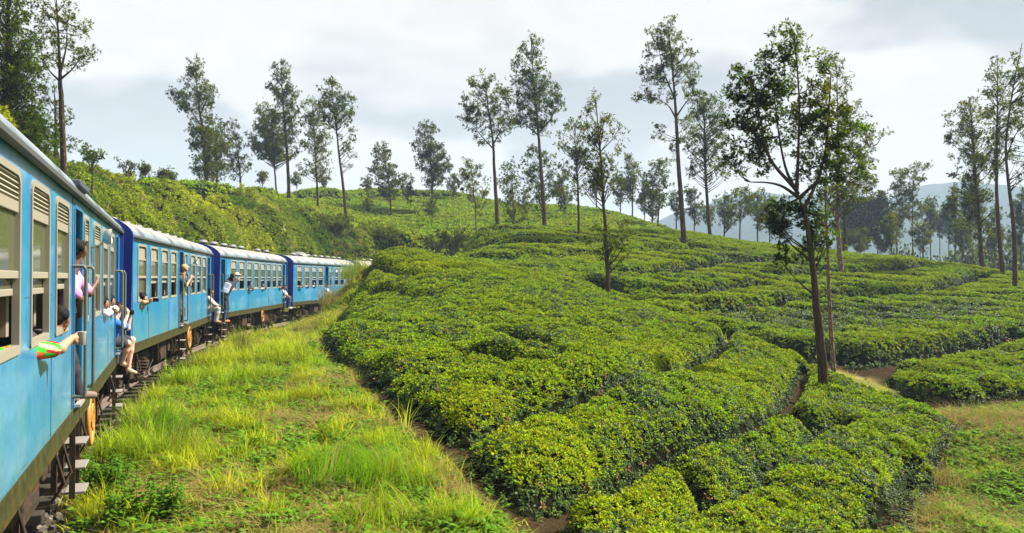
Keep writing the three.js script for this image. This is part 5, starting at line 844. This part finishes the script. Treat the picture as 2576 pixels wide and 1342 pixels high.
// ---------------------------------------------------------------- distant wood and mountains
{
  const S = new Scatter(), S2 = new Scatter(), r = rng(313), g = new THREE.Group(); g.name = 'far_wood'; scene.add(g); tag(g, 'hazy dark woodland filling the valley beyond the right crest', null, null, 'stuff');
  const clumpG = (() => { const b = new Acc(); const q = rng(99); for (let k = 0; k < 800; k++) { const u = q() * 2 - 1, a = q() * 6.28, s = Math.sqrt(1 - u * u), R = 0.75 + 0.3 * q(), p = V3(s * Math.cos(a) * R, u * R + 0.9, s * Math.sin(a) * R), d = V3(q() - 0.5, q() - 0.4, q() - 0.5).normalize().multiplyScalar(0.12), w = V3(q() - 0.5, q() - 0.5, q() - 0.5).cross(d).normalize().multiplyScalar(0.045); leafCard(b, p, d, w, null); } return b.build(); })();
  for (let k = 0; k < 260; k++) {
    const Z = 125 + 200 * r() * r(), a = lerp(0.39, 0.78, r()), x = a * Z, z = -Z, gap = fbm(x * 0.02, z * 0.02, 3, 321); if (gap < 0.5) continue;
    const v = 0.6 + 0.7 * r(), s = 2.2 + 1.8 * r(); S.add(x, H(x, z) - 0.5, z, 0, 1, 0, r() * 6, s, [0.12 * v, 0.18 * v, 0.05 * v], s * (1.3 + 0.9 * r()));
  }
  S.build('crowns', clumpG, LEAF.grass, g);
  // mountains: ridged forested slopes
  const ridge = (Z0, depth, prof, seed, label) => {
    const b = new Acc(), nx = 150, nz = 26, X = 0.85 * Z0; 
    const hh = (x, t) => { const px = CX + FPX * x / Z0, e = prof(px), rise = e * Z0 / FPX; return -20 + (rise + 22) * Math.sin(t * Math.PI * 0.5) * (0.86 + 0.28 * fbm(x / Z0 * 14 + seed, t * 3, 4, seed)) + 6 * (fbm(x * 0.03, t * 20, 3, seed + 3) - 0.5) * Z0 / 900; };
    for (let j = 0; j <= nz; j++) for (let i = 0; i <= nx; i++) { const t = j / nz, x = -X + 2 * X * i / nx, z = -Z0 - depth * (t - 1) * 1 + 0; b.vert(x, hh(x, t), -(Z0 - depth + depth * t), 0, 1, 0, x, t * depth); }
    for (let j = 0; j < nz; j++) for (let i = 0; i < nx; i++) { const q = j * (nx + 1) + i; b.i.push(q, q + 1, q + nx + 1, q + 1, q + nx + 2, q + nx + 1); }
    const geo = b.build(); geo.computeVertexNormals();
    const tx = noiseTexture(256, (u, v) => { const n = fbm(u * 24, v * 24, 4, seed + 8), m = fbm(u * 5, v * 5, 3, seed + 9); return [0.06 + 0.08 * n + 0.04 * m, 0.12 + 0.10 * n, 0.12 + 0.08 * n]; }); tx.repeat.set(1 / 300, 1 / 300);
    const m = part('mountains', geo, new THREE.MeshPhysicalMaterial({ map: tx, roughness: 1, specularIntensity: 0 }), scene); tag(m, label, null, null, 'structure');
  };
  ridge(1500, 700, (px) => 150 + 60 * Math.exp(-Math.pow((px - 2380) / 330, 2)) + 40 * Math.exp(-Math.pow((px - 1950) / 160, 2)) + 20 * Math.sin(px * 0.011), 41, 'blue hazy forested mountain ridge beyond the valley');
}

// ---------------------------------------------------------------- passengers
// skin of a distance field on a grid (surface nets)
function netSurface(lo, hi, cell, f) {
  const n = [0, 1, 2].map((i) => Math.max(3, Math.ceil((hi[i] - lo[i]) / cell) + 1)), [nx, ny, nz] = n, V = new Float32Array(nx * ny * nz), I = new Int32Array(nx * ny * nz).fill(-1), b = new Acc();
  for (let k = 0, q = 0; k < nz; k++) for (let j = 0; j < ny; j++) for (let i = 0; i < nx; i++, q++) V[q] = f(lo[0] + i * cell, lo[1] + j * cell, lo[2] + k * cell);
  const off = [0, 1, nx, nx + 1, nx * ny, nx * ny + 1, nx * ny + nx, nx * ny + nx + 1], E = [[0, 1], [2, 3], [4, 5], [6, 7], [0, 2], [1, 3], [4, 6], [5, 7], [0, 4], [1, 5], [2, 6], [3, 7]], h = cell * 0.5;
  for (let k = 0; k < nz - 1; k++) for (let j = 0; j < ny - 1; j++) for (let i = 0; i < nx - 1; i++) {
    const q = i + nx * (j + ny * k); let m = 0; for (let c = 0; c < 8; c++) if (V[q + off[c]] < 0) m |= 1 << c; if (m === 0 || m === 255) continue;
    let x = 0, y = 0, z = 0, c = 0;
    for (const [a, e] of E) { const va = V[q + off[a]], ve = V[q + off[e]]; if ((va < 0) === (ve < 0)) continue; const t = va / (va - ve); x += lerp(a & 1, e & 1, t); y += lerp(a >> 1 & 1, e >> 1 & 1, t); z += lerp(a >> 2, e >> 2, t); c++; }
    x = lo[0] + (i + x / c) * cell; y = lo[1] + (j + y / c) * cell; z = lo[2] + (k + z / c) * cell;
    const gx = f(x + h, y, z) - f(x - h, y, z), gy = f(x, y + h, z) - f(x, y - h, z), gz = f(x, y, z + h) - f(x, y, z - h), l = Math.hypot(gx, gy, gz) || 1;
    I[q] = b.vert(x, y, z, gx / l, gy / l, gz / l);
  }
  for (let k = 1; k < nz - 1; k++) for (let j = 1; j < ny - 1; j++) for (let i = 1; i < nx - 1; i++) {
    const q = i + nx * (j + ny * k);
    const quad = (a, c, d, e, flip) => { if (a < 0 || c < 0 || d < 0 || e < 0) return; flip ? b.i.push(a, c, d, a, d, e) : b.i.push(a, d, c, a, e, d); };
    const s = V[q] < 0;
    if (s !== V[q + 1] < 0) quad(I[q], I[q - nx], I[q - nx - nx * ny], I[q - nx * ny], s);
    if (s !== V[q + nx] < 0) quad(I[q], I[q - nx * ny], I[q - nx * ny - 1], I[q - 1], s);
    if (s !== V[q + nx * ny] < 0) quad(I[q], I[q - 1], I[q - 1 - nx], I[q - nx], s);
  }
  return b.build();
}
// bones: [a, b, ra, rb]; balls: a = b
function field(bones, k = 0.025, grow = 0) {
  const B = bones.map(([a, b, ra, rb]) => { const d = [b[0] - a[0], b[1] - a[1], b[2] - a[2]]; return [a, d, d[0] * d[0] + d[1] * d[1] + d[2] * d[2] + 1e-9, ra + grow, rb + grow]; });
  return (x, y, z) => { let m = 9; for (const [a, d, l, ra, rb] of B) { const px = x - a[0], py = y - a[1], pz = z - a[2], t = clamp((px * d[0] + py * d[1] + pz * d[2]) / l, 0, 1), ex = px - t * d[0], ey = py - t * d[1], ez = pz - t * d[2], v = Math.sqrt(ex * ex + ey * ey + ez * ez) - ra - (rb - ra) * t, h = Math.max(k - Math.abs(m - v), 0) / k; m = Math.min(m, v) - h * h * k * 0.25; } return m; };
}
function skin(bones, cell, k, grow = 0) { const lo = [9, 99, 9], hi = [-9, -9, -9]; for (const [a, b, ra, rb] of bones) for (let i = 0; i < 3; i++) { lo[i] = Math.min(lo[i], a[i] - ra, b[i] - rb); hi[i] = Math.max(hi[i], a[i] + ra, b[i] + rb); } const p = grow + 2.5 * cell; return netSurface(lo.map((v) => v - p), hi.map((v) => v + p), cell, field(bones, k, grow)); }
const add3 = (a, b, s = 1) => [a[0] + b[0] * s, a[1] + b[1] * s, a[2] + b[2] * s], sub3 = (a, b) => [a[0] - b[0], a[1] - b[1], a[2] - b[2]], nrm = (a) => { const l = Math.hypot(...a) || 1; return a.map((v) => v / l); }, crs = (a, b) => [a[1] * b[2] - a[2] * b[1], a[2] * b[0] - a[0] * b[2], a[0] * b[1] - a[1] * b[0]];
function handBones(wrist, dir, side, curl = 0.5) {   // five separate fingers; side: towards the thumb
  dir = nrm(dir); side = nrm(sub3(side, dir.map((v) => v * (dir[0] * side[0] + dir[1] * side[1] + dir[2] * side[2])))); const nor = crs(dir, side), out = [], pal = add3(wrist, dir, 0.085);
  out.push([wrist, add3(pal, side, 0.020), 0.026, 0.024], [wrist, add3(pal, side, -0.022), 0.026, 0.022]);
  [0.033, 0.012, -0.010, -0.031].forEach((o, i) => { const L = [0.075, 0.085, 0.078, 0.06][i]; let p = add3(pal, side, o), a = curl * 0.5; for (let s = 0; s < 3; s++) { const d = add3(dir.map((v) => v * Math.cos(a)), nor, -Math.sin(a)), q = add3(p, d, L * [0.45, 0.32, 0.25][s]); out.push([p, q, 0.0095 - s * 0.0006, 0.009 - s * 0.0006]); p = q; a += curl; } });
  let p = add3(add3(wrist, dir, 0.03), side, 0.024); const q = add3(add3(p, dir, 0.035), side, 0.032), e = add3(add3(q, dir, 0.032), nor, -0.012); out.push([p, q, 0.013, 0.011], [q, e, 0.011, 0.009]);
  return out;
}
const CLOTH = (c) => mat(c[0], c[1], c[2], 0.9);
const SKIN = { dark: [0.10, 0.045, 0.025], brown: [0.22, 0.105, 0.06], tan: [0.38, 0.20, 0.12], pale: [0.52, 0.31, 0.22] };
const HAIR = mat(0.005, 0.004, 0.004, 0.7, { specularIntensity: 0.25 }), hairCache = {};
const passengers = 'passengers leaning out of the train';
// joints are [outwards from the side, height, forwards along the train] round a place s metres from the coach's far end
function person(k, s, J, o, label) {
  const C = COACH[k], q = C.c.clone().addScaledVector(C.right, HALF_W).addScaledVector(C.dir, COACH_L / 2 - s), c = o.cell ?? 0.016;
  const y0 = o.base ?? Math.min(J.footL?.[1] ?? J.hip[1] - 0.15, J.footR?.[1] ?? J.hip[1] - 0.15) - 0.03;
  const g = base('person', [q.x, y0, q.z], -C.a), T = (p) => [p[0], p[1] - y0, -p[2]], j = {};
  for (const n in J) j[n] = T(J[n]);
  const sk = new THREE.MeshPhysicalMaterial({ color: rgb(...SKIN[o.skin]), roughness: 0.55 });
  const look = nrm([o.look[0], o.look[1], -o.look[2]]), hs = nrm(crs([0, 1, 0], look)), hu = crs(look, hs), hd = (a, b, d) => add3(add3(add3(j.head, hs, a), hu, b), look, d);
  const torso = [[j.hip, j.chest, 0.135, 0.13], [add3(j.chest, sub3(j.shR, j.chest), 0.45), add3(j.chest, sub3(j.shL, j.chest), 0.45), 0.115, 0.115], [j.shL, j.shR, 0.062, 0.062]];
  const arms = [], upper = [], fore = [], legs = [], feet = [], thigh = [];
  for (const S of ['L', 'R']) {
    if (j['el' + S]) { upper.push([j['sh' + S], j['el' + S], 0.056, 0.042]); const w = add3(j['el' + S], sub3(j['ha' + S], j['el' + S]), 1); fore.push([j['el' + S], w, 0.042, 0.027]); }
    if (j['kn' + S]) { const hp = add3(j.hip, hs, 0); thigh.push([add3(j.hip, nrm(sub3(j['sh' + S], j.chest)), 0.09), j['kn' + S], 0.085, 0.058]); if (j['foot' + S]) { legs.push([j['kn' + S], add3(j['kn' + S], sub3(j['foot' + S], j['kn' + S]), 0.35), 0.056, 0.056], [add3(j['kn' + S], sub3(j['foot' + S], j['kn' + S]), 0.35), j['foot' + S], 0.056, 0.038]); const toe = nrm([o.toe?.[0] ?? 0.6, o.toe?.[1] ?? -0.15, -(o.toe?.[2] ?? 0.5)]); feet.push([add3(j['foot' + S], [0, -0.02, 0]), add3(add3(j['foot' + S], [0, -0.035, 0]), toe, 0.17), 0.042, 0.03]); } }
  }
  const neck = [[j.chest, add3(j.head, hu, -0.09), 0.075, 0.05]];
  const body = skin([...torso, ...neck, ...upper, ...fore, ...thigh, ...legs, ...feet], c, 0.035);
  // head: skull, jaw, nose, brow, ears
  const head = skin([[hd(0, 0.025, -0.015), hd(0, 0.02, 0.01), 0.088, 0.085], [hd(0, -0.045, 0.03), hd(0, -0.06, 0.04), 0.062, 0.045], [hd(0.028, -0.01, 0.05), hd(-0.028, -0.01, 0.05), 0.045, 0.045], [hd(0, 0.0, 0.09), hd(0, -0.03, 0.108), 0.009, 0.015], [hd(0.03, 0.022, 0.078), hd(-0.03, 0.022, 0.078), 0.013, 0.013], [hd(0.018, -0.058, 0.083), hd(-0.018, -0.058, 0.083), 0.01, 0.01], [hd(0.088, 0.01, -0.01), hd(0.09, -0.02, -0.005), 0.016, 0.011], [hd(-0.088, 0.01, -0.01), hd(-0.09, -0.02, -0.005), 0.016, 0.011], [hd(0, -0.05, -0.01), add3(j.head, hu, -0.13), 0.05, 0.05]], Math.min(c, 0.009), 0.02);
  const hands = []; for (const S of ['L', 'R']) if (j['ha' + S]) { const d = o['dir' + S] ? [o['dir' + S][0], o['dir' + S][1], -o['dir' + S][2]] : sub3(j['ha' + S], j['el' + S]); hands.push(skin(handBones(j['ha' + S], d, o['thumb' + S] ?? [0, 1, 0.2], o.curl ?? 0.6), Math.min(c * 0.5, 0.006), 0.006)); }
  part('body', mergeGeometries([body, head, ...hands]), sk, g);
  const eyes = new Acc(); for (const e of [0.032, -0.032]) eyes.geom(new THREE.SphereGeometry(0.011, 8, 6).translate(...hd(e, 0.008, 0.088))); part('eye', eyes.build(), HAIR, g);
  const hair = skin(o.cap ? [[hd(0, 0.045, -0.02), hd(0, 0.05, 0.0), 0.095, 0.093], [hd(0.03, 0.06, 0.10), hd(-0.03, 0.06, 0.10), 0.03, 0.03]] : [[hd(0, 0.055, -0.03), hd(0, 0.066, 0.02), 0.092, 0.072], [hd(0, 0.0, -0.06), hd(0, 0.03, -0.045), 0.068, 0.075], [hd(0.06, 0.03, -0.03), hd(-0.06, 0.03, -0.03), 0.045, 0.045], ...(o.long ? [[hd(0, -0.02, -0.07), hd(0, -0.2, -0.06), 0.075, 0.05]] : [])], Math.min(c, 0.010), 0.02);
  part(o.cap ? 'cap' : 'hair', hair, o.cap ? CLOTH(o.cap) : HAIR, g);
  const sleeves = o.sleeve === 'long' ? [...upper, ...fore.map(([a, b, r1, r2]) => [a, add3(a, sub3(b, a), 0.86), r1, r2 + 0.006])] : upper.map(([a, b, r1, r2]) => [a, add3(a, sub3(b, a), o.sleeve === 'none' ? 0.15 : 0.8), r1 + 0.004, r2 + 0.012]);
  part('shirt', skin([...torso, ...sleeves], c, 0.04, 0.016), o.shirtMat ?? CLOTH(o.shirt), g);
  if (thigh.length) part('trousers', skin([[j.hip, add3(j.hip, sub3(j.chest, j.hip), 0.12), 0.14, 0.135], ...thigh.map(([a, b, r1, r2]) => [a, o.shorts ? add3(a, sub3(b, a), 0.8) : b, r1, r2 + (o.shorts ? 0.02 : 0)]), ...(o.shorts ? [] : legs.map(([a, b, r1, r2]) => [a, b, r1, r2 + 0.008]))], c, 0.04, 0.02), CLOTH(o.trousers), g);
  if (feet.length && o.shoe) feet.forEach((f) => part('shoe', skin([f], Math.min(c, 0.010), 0.02, 0.012), CLOTH(o.shoe), g));
  tag(g, label, 'person', passengers);
  return g;
}
// what they hold: placed the same way
function held(name, k, s, p, build, label, category) { const C = COACH[k], q = C.c.clone().addScaledVector(C.right, HALF_W + p[0]).addScaledVector(C.dir, COACH_L / 2 - s + p[2]), g = base(name, [q.x, p[1], q.z], -C.a); build(g); return tag(g, label, category); }
const cameraBody = (g) => { part('housing', new RoundedBoxGeometry(0.14, 0.09, 0.06, 2, 0.012), M.black, g); part('lens', new THREE.CylinderGeometry(0.034, 0.03, 0.09, 14).rotateX(Math.PI / 2).translate(0.01, 0, -0.07), M.black, g); };

// first coach: the man in the doorway
person(0, 7.3, { hip: [-0.2, 2.16, -0.04], chest: [-0.12, 2.52, 0.0], shL: [-0.15, 2.69, -0.19], shR: [-0.08, 2.69, 0.19], head: [-0.01, 2.96, 0.08], elL: [0.03, 2.42, -0.16], haL: [0.02, 2.28, 0.06], elR: [0.08, 2.47, 0.36], haR: [0.145, 2.58, 0.44], knL: [-0.14, 1.72, -0.08], footL: [-0.16, 1.33, -0.12], knR: [-0.08, 1.72, 0.06], footR: [0.0, 1.33, 0.10] }, { look: [0.55, -0.05, 0.85], skin: 'dark', shirt: [0.55, 0.22, 0.52], sleeve: 'short', trousers: [0.015, 0.012, 0.014], shoe: [0.16, 0.11, 0.09], toe: [1, -0.05, 0.5], dirR: [0.2, 0.3, 0.9], curl: 0.9, cell: 0.012 }, 'person in a pink shirt leaning from the nearest coach doorway');
// the patterned sleeve
const sleeveTex = noiseTexture(128, (u, v) => { const a = fbm(u * 16, v * 16, 2, 701), b = fbm(u * 15 + 5, v * 15, 2, 702), c = fbm(u * 11, v * 11 + 3, 2, 703); return a > 0.54 ? [0.18, 0.66, 0.10] : c > 0.66 ? [0.85, 0.7, 0.5] : b > 0.58 ? [0.85, 0.3, 0.1] : [0.60, 0.05, 0.09]; });
const sleeveMat = new THREE.MeshPhysicalMaterial({ map: sleeveTex, roughness: 0.9 });
{
  const p = person(0, 10.1, { hip: [-0.62, 1.52, -0.25], chest: [-0.40, 1.83, -0.22], shL: [-0.52, 1.97, -0.40], shR: [-0.12, 2.05, -0.14], head: [-0.36, 2.31, -0.16], elR: [0.14, 2.06, 0.08], haR: [0.20, 2.13, 0.36], elL: [-0.7, 1.9, -0.1], haL: [-0.55, 1.85, 0.1], knL: [-0.7, 1.7, 0.3], footL: [-0.7, 1.32, 0.3], knR: [-0.5, 1.7, 0.3], footR: [-0.5, 1.32, 0.3] }, { look: [0.5, 0, 0.85], skin: 'tan', shirt: [0.5, 0.05, 0.05], shirtMat: sleeveMat, sleeve: 'short', trousers: [0.05, 0.05, 0.08], shoe: [0.1, 0.1, 0.1], dirR: [0.35, -0.25, 0.8], curl: 0.8, cell: 0.012, base: 1.25 }, 'person in a red and green patterned shirt, forearm out of the nearest window');
  // cloth printed by place: coordinates in metres on the shirt
  const sh = p.children.find((m) => m.name === 'shirt'), P = sh.geometry.attributes.position, uv = sh.geometry.attributes.uv; for (let i = 0; i < P.count; i++) uv.setXY(i, (P.getZ(i) + 0.4 * P.getX(i)) * 1.5, (P.getY(i) + 0.3 * P.getX(i)) * 1.5);
}
held('drink_cup', 0, 10.1, [0.27, 2.06, 0.44], (g) => { part('wall', new THREE.LatheGeometry([[0.001, 0], [0.028, 0], [0.036, 0.11], [0.034, 0.11], [0.026, 0.006]].map(([x, y]) => new THREE.Vector2(x, y)), 16), mat(0.22, 0.23, 0.21, 0.45), g); part('lid', new THREE.CylinderGeometry(0.037, 0.037, 0.012, 16).translate(0, 0.112, 0), mat(0.26, 0.26, 0.24, 0.5), g); }, 'pale cup in the hand of the bare forearm', 'cup');
person(0, 8.7, { hip: [-0.55, 1.72, -0.1], chest: [-0.30, 1.95, 0], shL: [-0.28, 2.06, -0.18], shR: [-0.22, 2.06, 0.18], head: [-0.02, 2.24, 0.0], elL: [-0.1, 1.95, -0.22], haL: [-0.05, 2.1, -0.1], elR: [-0.1, 1.95, 0.22], haR: [-0.03, 2.1, 0.12], knL: [-0.4, 1.68, -0.35], footL: [-0.4, 1.32, -0.35], knR: [-0.4, 1.68, 0.2], footR: [-0.4, 1.32, 0.2] }, { look: [0.35, -0.25, 0.9], skin: 'brown', shirt: [0.03, 0.03, 0.035], sleeve: 'short', trousers: [0.03, 0.03, 0.04], shoe: [0.05, 0.05, 0.05], cell: 0.014, base: 1.25 }, 'person with a black-haired head low on the sill of the window before the doorway');
// leaning on the sills further along
const lean = (k, s, o, dy, label, f = 0, out = 0) => person(k, s, { hip: [-0.42, 1.85 + dy, f - 0.02], chest: [-0.12 + out, 2.08 + dy, f], shL: [-0.04 + out, 2.17 + dy, f - 0.19], shR: [-0.02 + out, 2.17 + dy, f + 0.19], head: [0.06 + out, 2.36 + dy, f + 0.03], elL: [0.13 + out, 2.10, f - 0.23], haL: [0.19 + out, 2.11, f - 0.02], elR: [0.14 + out, 2.10, f + 0.25], haR: [0.2 + out, 2.12, f + 0.06], knL: [-0.4, 1.5, f - 0.12], footL: [-0.45, 1.32, f - 0.12], knR: [-0.4, 1.5, f + 0.12], footR: [-0.45, 1.32, f + 0.12] }, { cell: 0.018, toe: [1, 0, 0], look: [0.7, -0.1, 0.7], base: 1.25, ...o }, label);
lean(0, 3.5, { skin: 'brown', shirt: [0.62, 0.50, 0.52], sleeve: 'long', trousers: [0.04, 0.04, 0.06], shoe: [0.05, 0.05, 0.05], cell: 0.014 }, -0.12, 'person in a pale pink shirt with folded arms outside the window past the doorway', 0, -0.10);
lean(0, 2.1, { skin: 'brown', shirt: [0.68, 0.64, 0.62], sleeve: 'long', trousers: [0.04, 0.04, 0.06], shoe: [0.05, 0.05, 0.05], cell: 0.014 }, -0.12, 'person in a white shirt leaning from the last window of the nearest coach', 0, -0.10);
// seated in the end doorway with bare legs
person(0, 0.78, { hip: [-0.20, 1.38, -0.05], chest: [-0.08, 1.70, 0.0], shL: [-0.08, 1.86, -0.18], shR: [-0.04, 1.86, 0.19], head: [0.02, 2.06, 0.06], elL: [0.12, 1.74, -0.10], haL: [0.18, 1.94, 0.16], elR: [0.18, 1.68, 0.30], haR: [0.22, 1.88, 0.32], knL: [0.20, 1.42, -0.02], footL: [0.10, 1.05, 0.10], knR: [0.26, 1.47, 0.16], footR: [0.20, 0.92, 0.14] }, { look: [0.45, -0.1, 0.9], skin: 'pale', shirt: [0.012, 0.11, 0.50], sleeve: 'short', trousers: [0.02, 0.02, 0.03], shorts: true, toe: [0.75, -0.3, 0.6], dirL: [0.1, 0.9, 0.3], dirR: [0, 0.9, 0.1], cell: 0.013 }, 'person in a blue shirt seated in the end doorway, bare legs dangling, taking a picture');
held('camera', 0, 0.78, [0.22, 1.99, 0.27], cameraBody, 'black camera held up by the seated person in blue', 'camera');
// second coach
lean(1, 13.0, { skin: 'tan', shirt: [0.35, 0.20, 0.14], sleeve: 'none', trousers: [0.05, 0.05, 0.06], shoe: [0.06, 0.05, 0.05] }, -0.18, 'person with bare shoulders low in the first window of the second coach', 0, -0.05);
held('camera', 1, 12.35, [0.18, 2.13, 0], cameraBody, 'black camera sticking out of the first window of the second coach', 'camera');
person(1, 7.3, { hip: [-0.15, 2.12, -0.04], chest: [-0.02, 2.48, 0.0], shL: [-0.04, 2.65, -0.19], shR: [0.02, 2.65, 0.19], head: [0.08, 2.92, 0.06], elL: [0.16, 2.42, -0.14], haL: [0.25, 2.62, 0.06], elR: [0.2, 2.44, 0.32], haR: [0.24, 2.60, 0.30], knL: [-0.04, 1.72, -0.08], footL: [-0.08, 1.33, -0.1], knR: [0.02, 1.72, 0.08], footR: [0.0, 1.33, 0.1] }, { look: [0.8, -0.1, 0.6], skin: 'tan', cap: [0.45, 0.26, 0.16], shirt: [0.025, 0.035, 0.05], sleeve: 'short', trousers: [0.03, 0.03, 0.035], shoe: [0.08, 0.06, 0.05], cell: 0.018 }, 'person in a dark shirt standing in the middle doorway of the second coach, arms bent');
person(1, 0.78, { hip: [-0.12, 1.38, 0], chest: [0.0, 1.72, 0.0], shL: [0.0, 1.9, -0.18], shR: [0.0, 1.9, 0.18], head: [0.08, 2.12, 0.04], elL: [0.2, 1.68, -0.22], haL: [0.32, 1.62, -0.06], elR: [0.2, 1.68, 0.22], haR: [0.32, 1.62, 0.1], knL: [0.34, 1.5, -0.1], footL: [0.26, 1.05, -0.1], knR: [0.34, 1.5, 0.12], footR: [0.28, 1.05, 0.12] }, { look: [0.8, -0.1, 0.6], skin: 'brown', shirt: [0.33, 0.29, 0.24], sleeve: 'long', trousers: [0.30, 0.27, 0.23], shoe: [0.2, 0.1, 0.05], cell: 0.02 }, 'person in beige seated in the end doorway of the second coach');
// third coach: the one hanging outside with a backpack
person(2, 13.65, { hip: [0.06, 1.86, -0.02], chest: [0.24, 2.26, 0.04], shL: [0.16, 2.46, -0.10], shR: [0.38, 2.44, 0.16], head: [0.36, 2.70, 0.14], elL: [0.24, 2.64, 0.26], haL: [0.40, 2.76, 0.52], elR: [0.52, 2.58, 0.38], haR: [0.50, 2.74, 0.62], knL: [0.10, 1.42, 0.04], footL: [0.06, 0.92, -0.04], knR: [0.16, 1.42, 0.12], footR: [0.10, 0.92, 0.12] }, { look: [0.35, 0.05, 0.94], skin: 'brown', long: true, shirt: [0.018, 0.022, 0.045], sleeve: 'short', trousers: [0.02, 0.03, 0.055], shoe: [0.42, 0.14, 0.05], toe: [0.5, -0.1, 0.8], cell: 0.016 }, 'person with a backpack hanging outside the third coach on its step, arms stretched forward');
held('backpack', 2, 13.65, [0.16, 2.02, -0.18], (g) => { const bp = mat(0.30, 0.36, 0.47, 0.85); part('bag', new RoundedBoxGeometry(0.30, 0.46, 0.18, 4, 0.07).rotateX(-0.32).rotateZ(-0.3).translate(0.02, 0.22, 0.0), bp, g); part('pocket', new RoundedBoxGeometry(0.22, 0.2, 0.07, 3, 0.03).rotateX(-0.32).rotateZ(-0.3).translate(0.0, 0.12, 0.11), mat(0.36, 0.42, 0.52, 0.85), g); for (const e of [-0.09, 0.09]) part('strap', new Acc().tube([V3(e, 0.42, -0.06), V3(e + 0.06, 0.46, -0.18), V3(e + 0.06, 0.30, -0.30), V3(e, 0.08, -0.18)], 0.016, 6).build(), bp, g); }, 'pale blue-grey backpack on the person hanging from the third coach', 'backpack');
held('sun_hat', 2, 13.65, [0.42, 2.80, 0.56], (g) => { part('crown', new THREE.SphereGeometry(0.10, 16, 8, 0, Math.PI * 2, 0, Math.PI / 2), mat(0.55, 0.47, 0.40, 0.9), g); part('brim', new THREE.CylinderGeometry(0.18, 0.19, 0.014, 20), mat(0.55, 0.47, 0.40, 0.9), g); }, 'pale hat held out in front by the hanging person', 'hat');
const sit = (k, s, o, label) => person(k, s, { hip: [-0.12, 1.38, 0], chest: [-0.02, 1.72, 0.0], shL: [-0.02, 1.9, -0.18], shR: [-0.02, 1.9, 0.18], head: [0.05, 2.12, 0.04], elL: [0.16, 1.68, -0.22], haL: [0.3, 1.6, -0.08], elR: [0.16, 1.68, 0.22], haR: [0.3, 1.6, 0.1], knL: [0.34, 1.48, -0.1], footL: [0.26, 0.98, -0.1], knR: [0.34, 1.48, 0.12], footR: [0.3, 1.0, 0.14] }, { look: [0.9, -0.1, -0.2], cell: 0.024, toe: [1, -0.2, 0.1], ...o }, label);
sit(2, 0.65, { skin: 'brown', shirt: [0.55, 0.50, 0.48], sleeve: 'short', trousers: [0.03, 0.05, 0.10], shoe: [0.45, 0.40, 0.36] }, 'person in a pale shirt and jeans seated in the far doorway of the third coach');
lean(2, 1.84 + 1.44 * 5, { skin: 'brown', shirt: [0.012, 0.012, 0.014], sleeve: 'short', trousers: [0.03, 0.03, 0.04], shoe: [0.05, 0.05, 0.05], cell: 0.022 }, 0.0, 'person in black leaning from the third window of the third coach', 0, -0.05);
lean(2, 1.84 + 1.44 * 3, { skin: 'brown', shirt: [0.6, 0.55, 0.5], sleeve: 'short', trousers: [0.03, 0.03, 0.04], shoe: [0.05, 0.05, 0.05], cell: 0.022 }, -0.08, 'person in a cream shirt at the fifth window of the third coach', 0, -0.1);
lean(2, 1.84, { skin: 'dark', shirt: [0.25, 0.06, 0.05], sleeve: 'short', trousers: [0.03, 0.03, 0.04], shoe: [0.05, 0.05, 0.05], cell: 0.022 }, -0.08, 'person in dark red at the last window of the third coach', 0, -0.08);
lean(3, 13.0, { skin: 'brown', shirt: [0.10, 0.07, 0.07], sleeve: 'none', trousers: [0.03, 0.03, 0.04], shoe: [0.05, 0.05, 0.05], cell: 0.024 }, -0.05, 'person with bare arms leaning from the first window of the fourth coach', 0, -0.02);
lean(3, 11.55, { skin: 'brown', shirt: [0.45, 0.14, 0.12], sleeve: 'short', trousers: [0.03, 0.03, 0.04], shoe: [0.05, 0.05, 0.05], cell: 0.024 }, -0.08, 'person in a reddish shirt at the second window of the fourth coach', 0, -0.12);
lean(3, 10.1, { skin: 'tan', shirt: [0.45, 0.5, 0.6], sleeve: 'short', trousers: [0.03, 0.03, 0.04], shoe: [0.05, 0.05, 0.05], cell: 0.024 }, -0.08, 'person in a pale blue shirt at the third window of the fourth coach', 0, -0.12);
sit(3, 7.3, { skin: 'tan', shirt: [0.35, 0.42, 0.55], sleeve: 'short', trousers: [0.05, 0.04, 0.04], shoe: [0.2, 0.09, 0.05] }, 'person in a light blue shirt seated in the doorway of the fourth coach');
scene.traverse((o) => { if (o.isMesh) { o.castShadow = true; o.receiveShadow = true; } });
renderer.render(scene, camera);
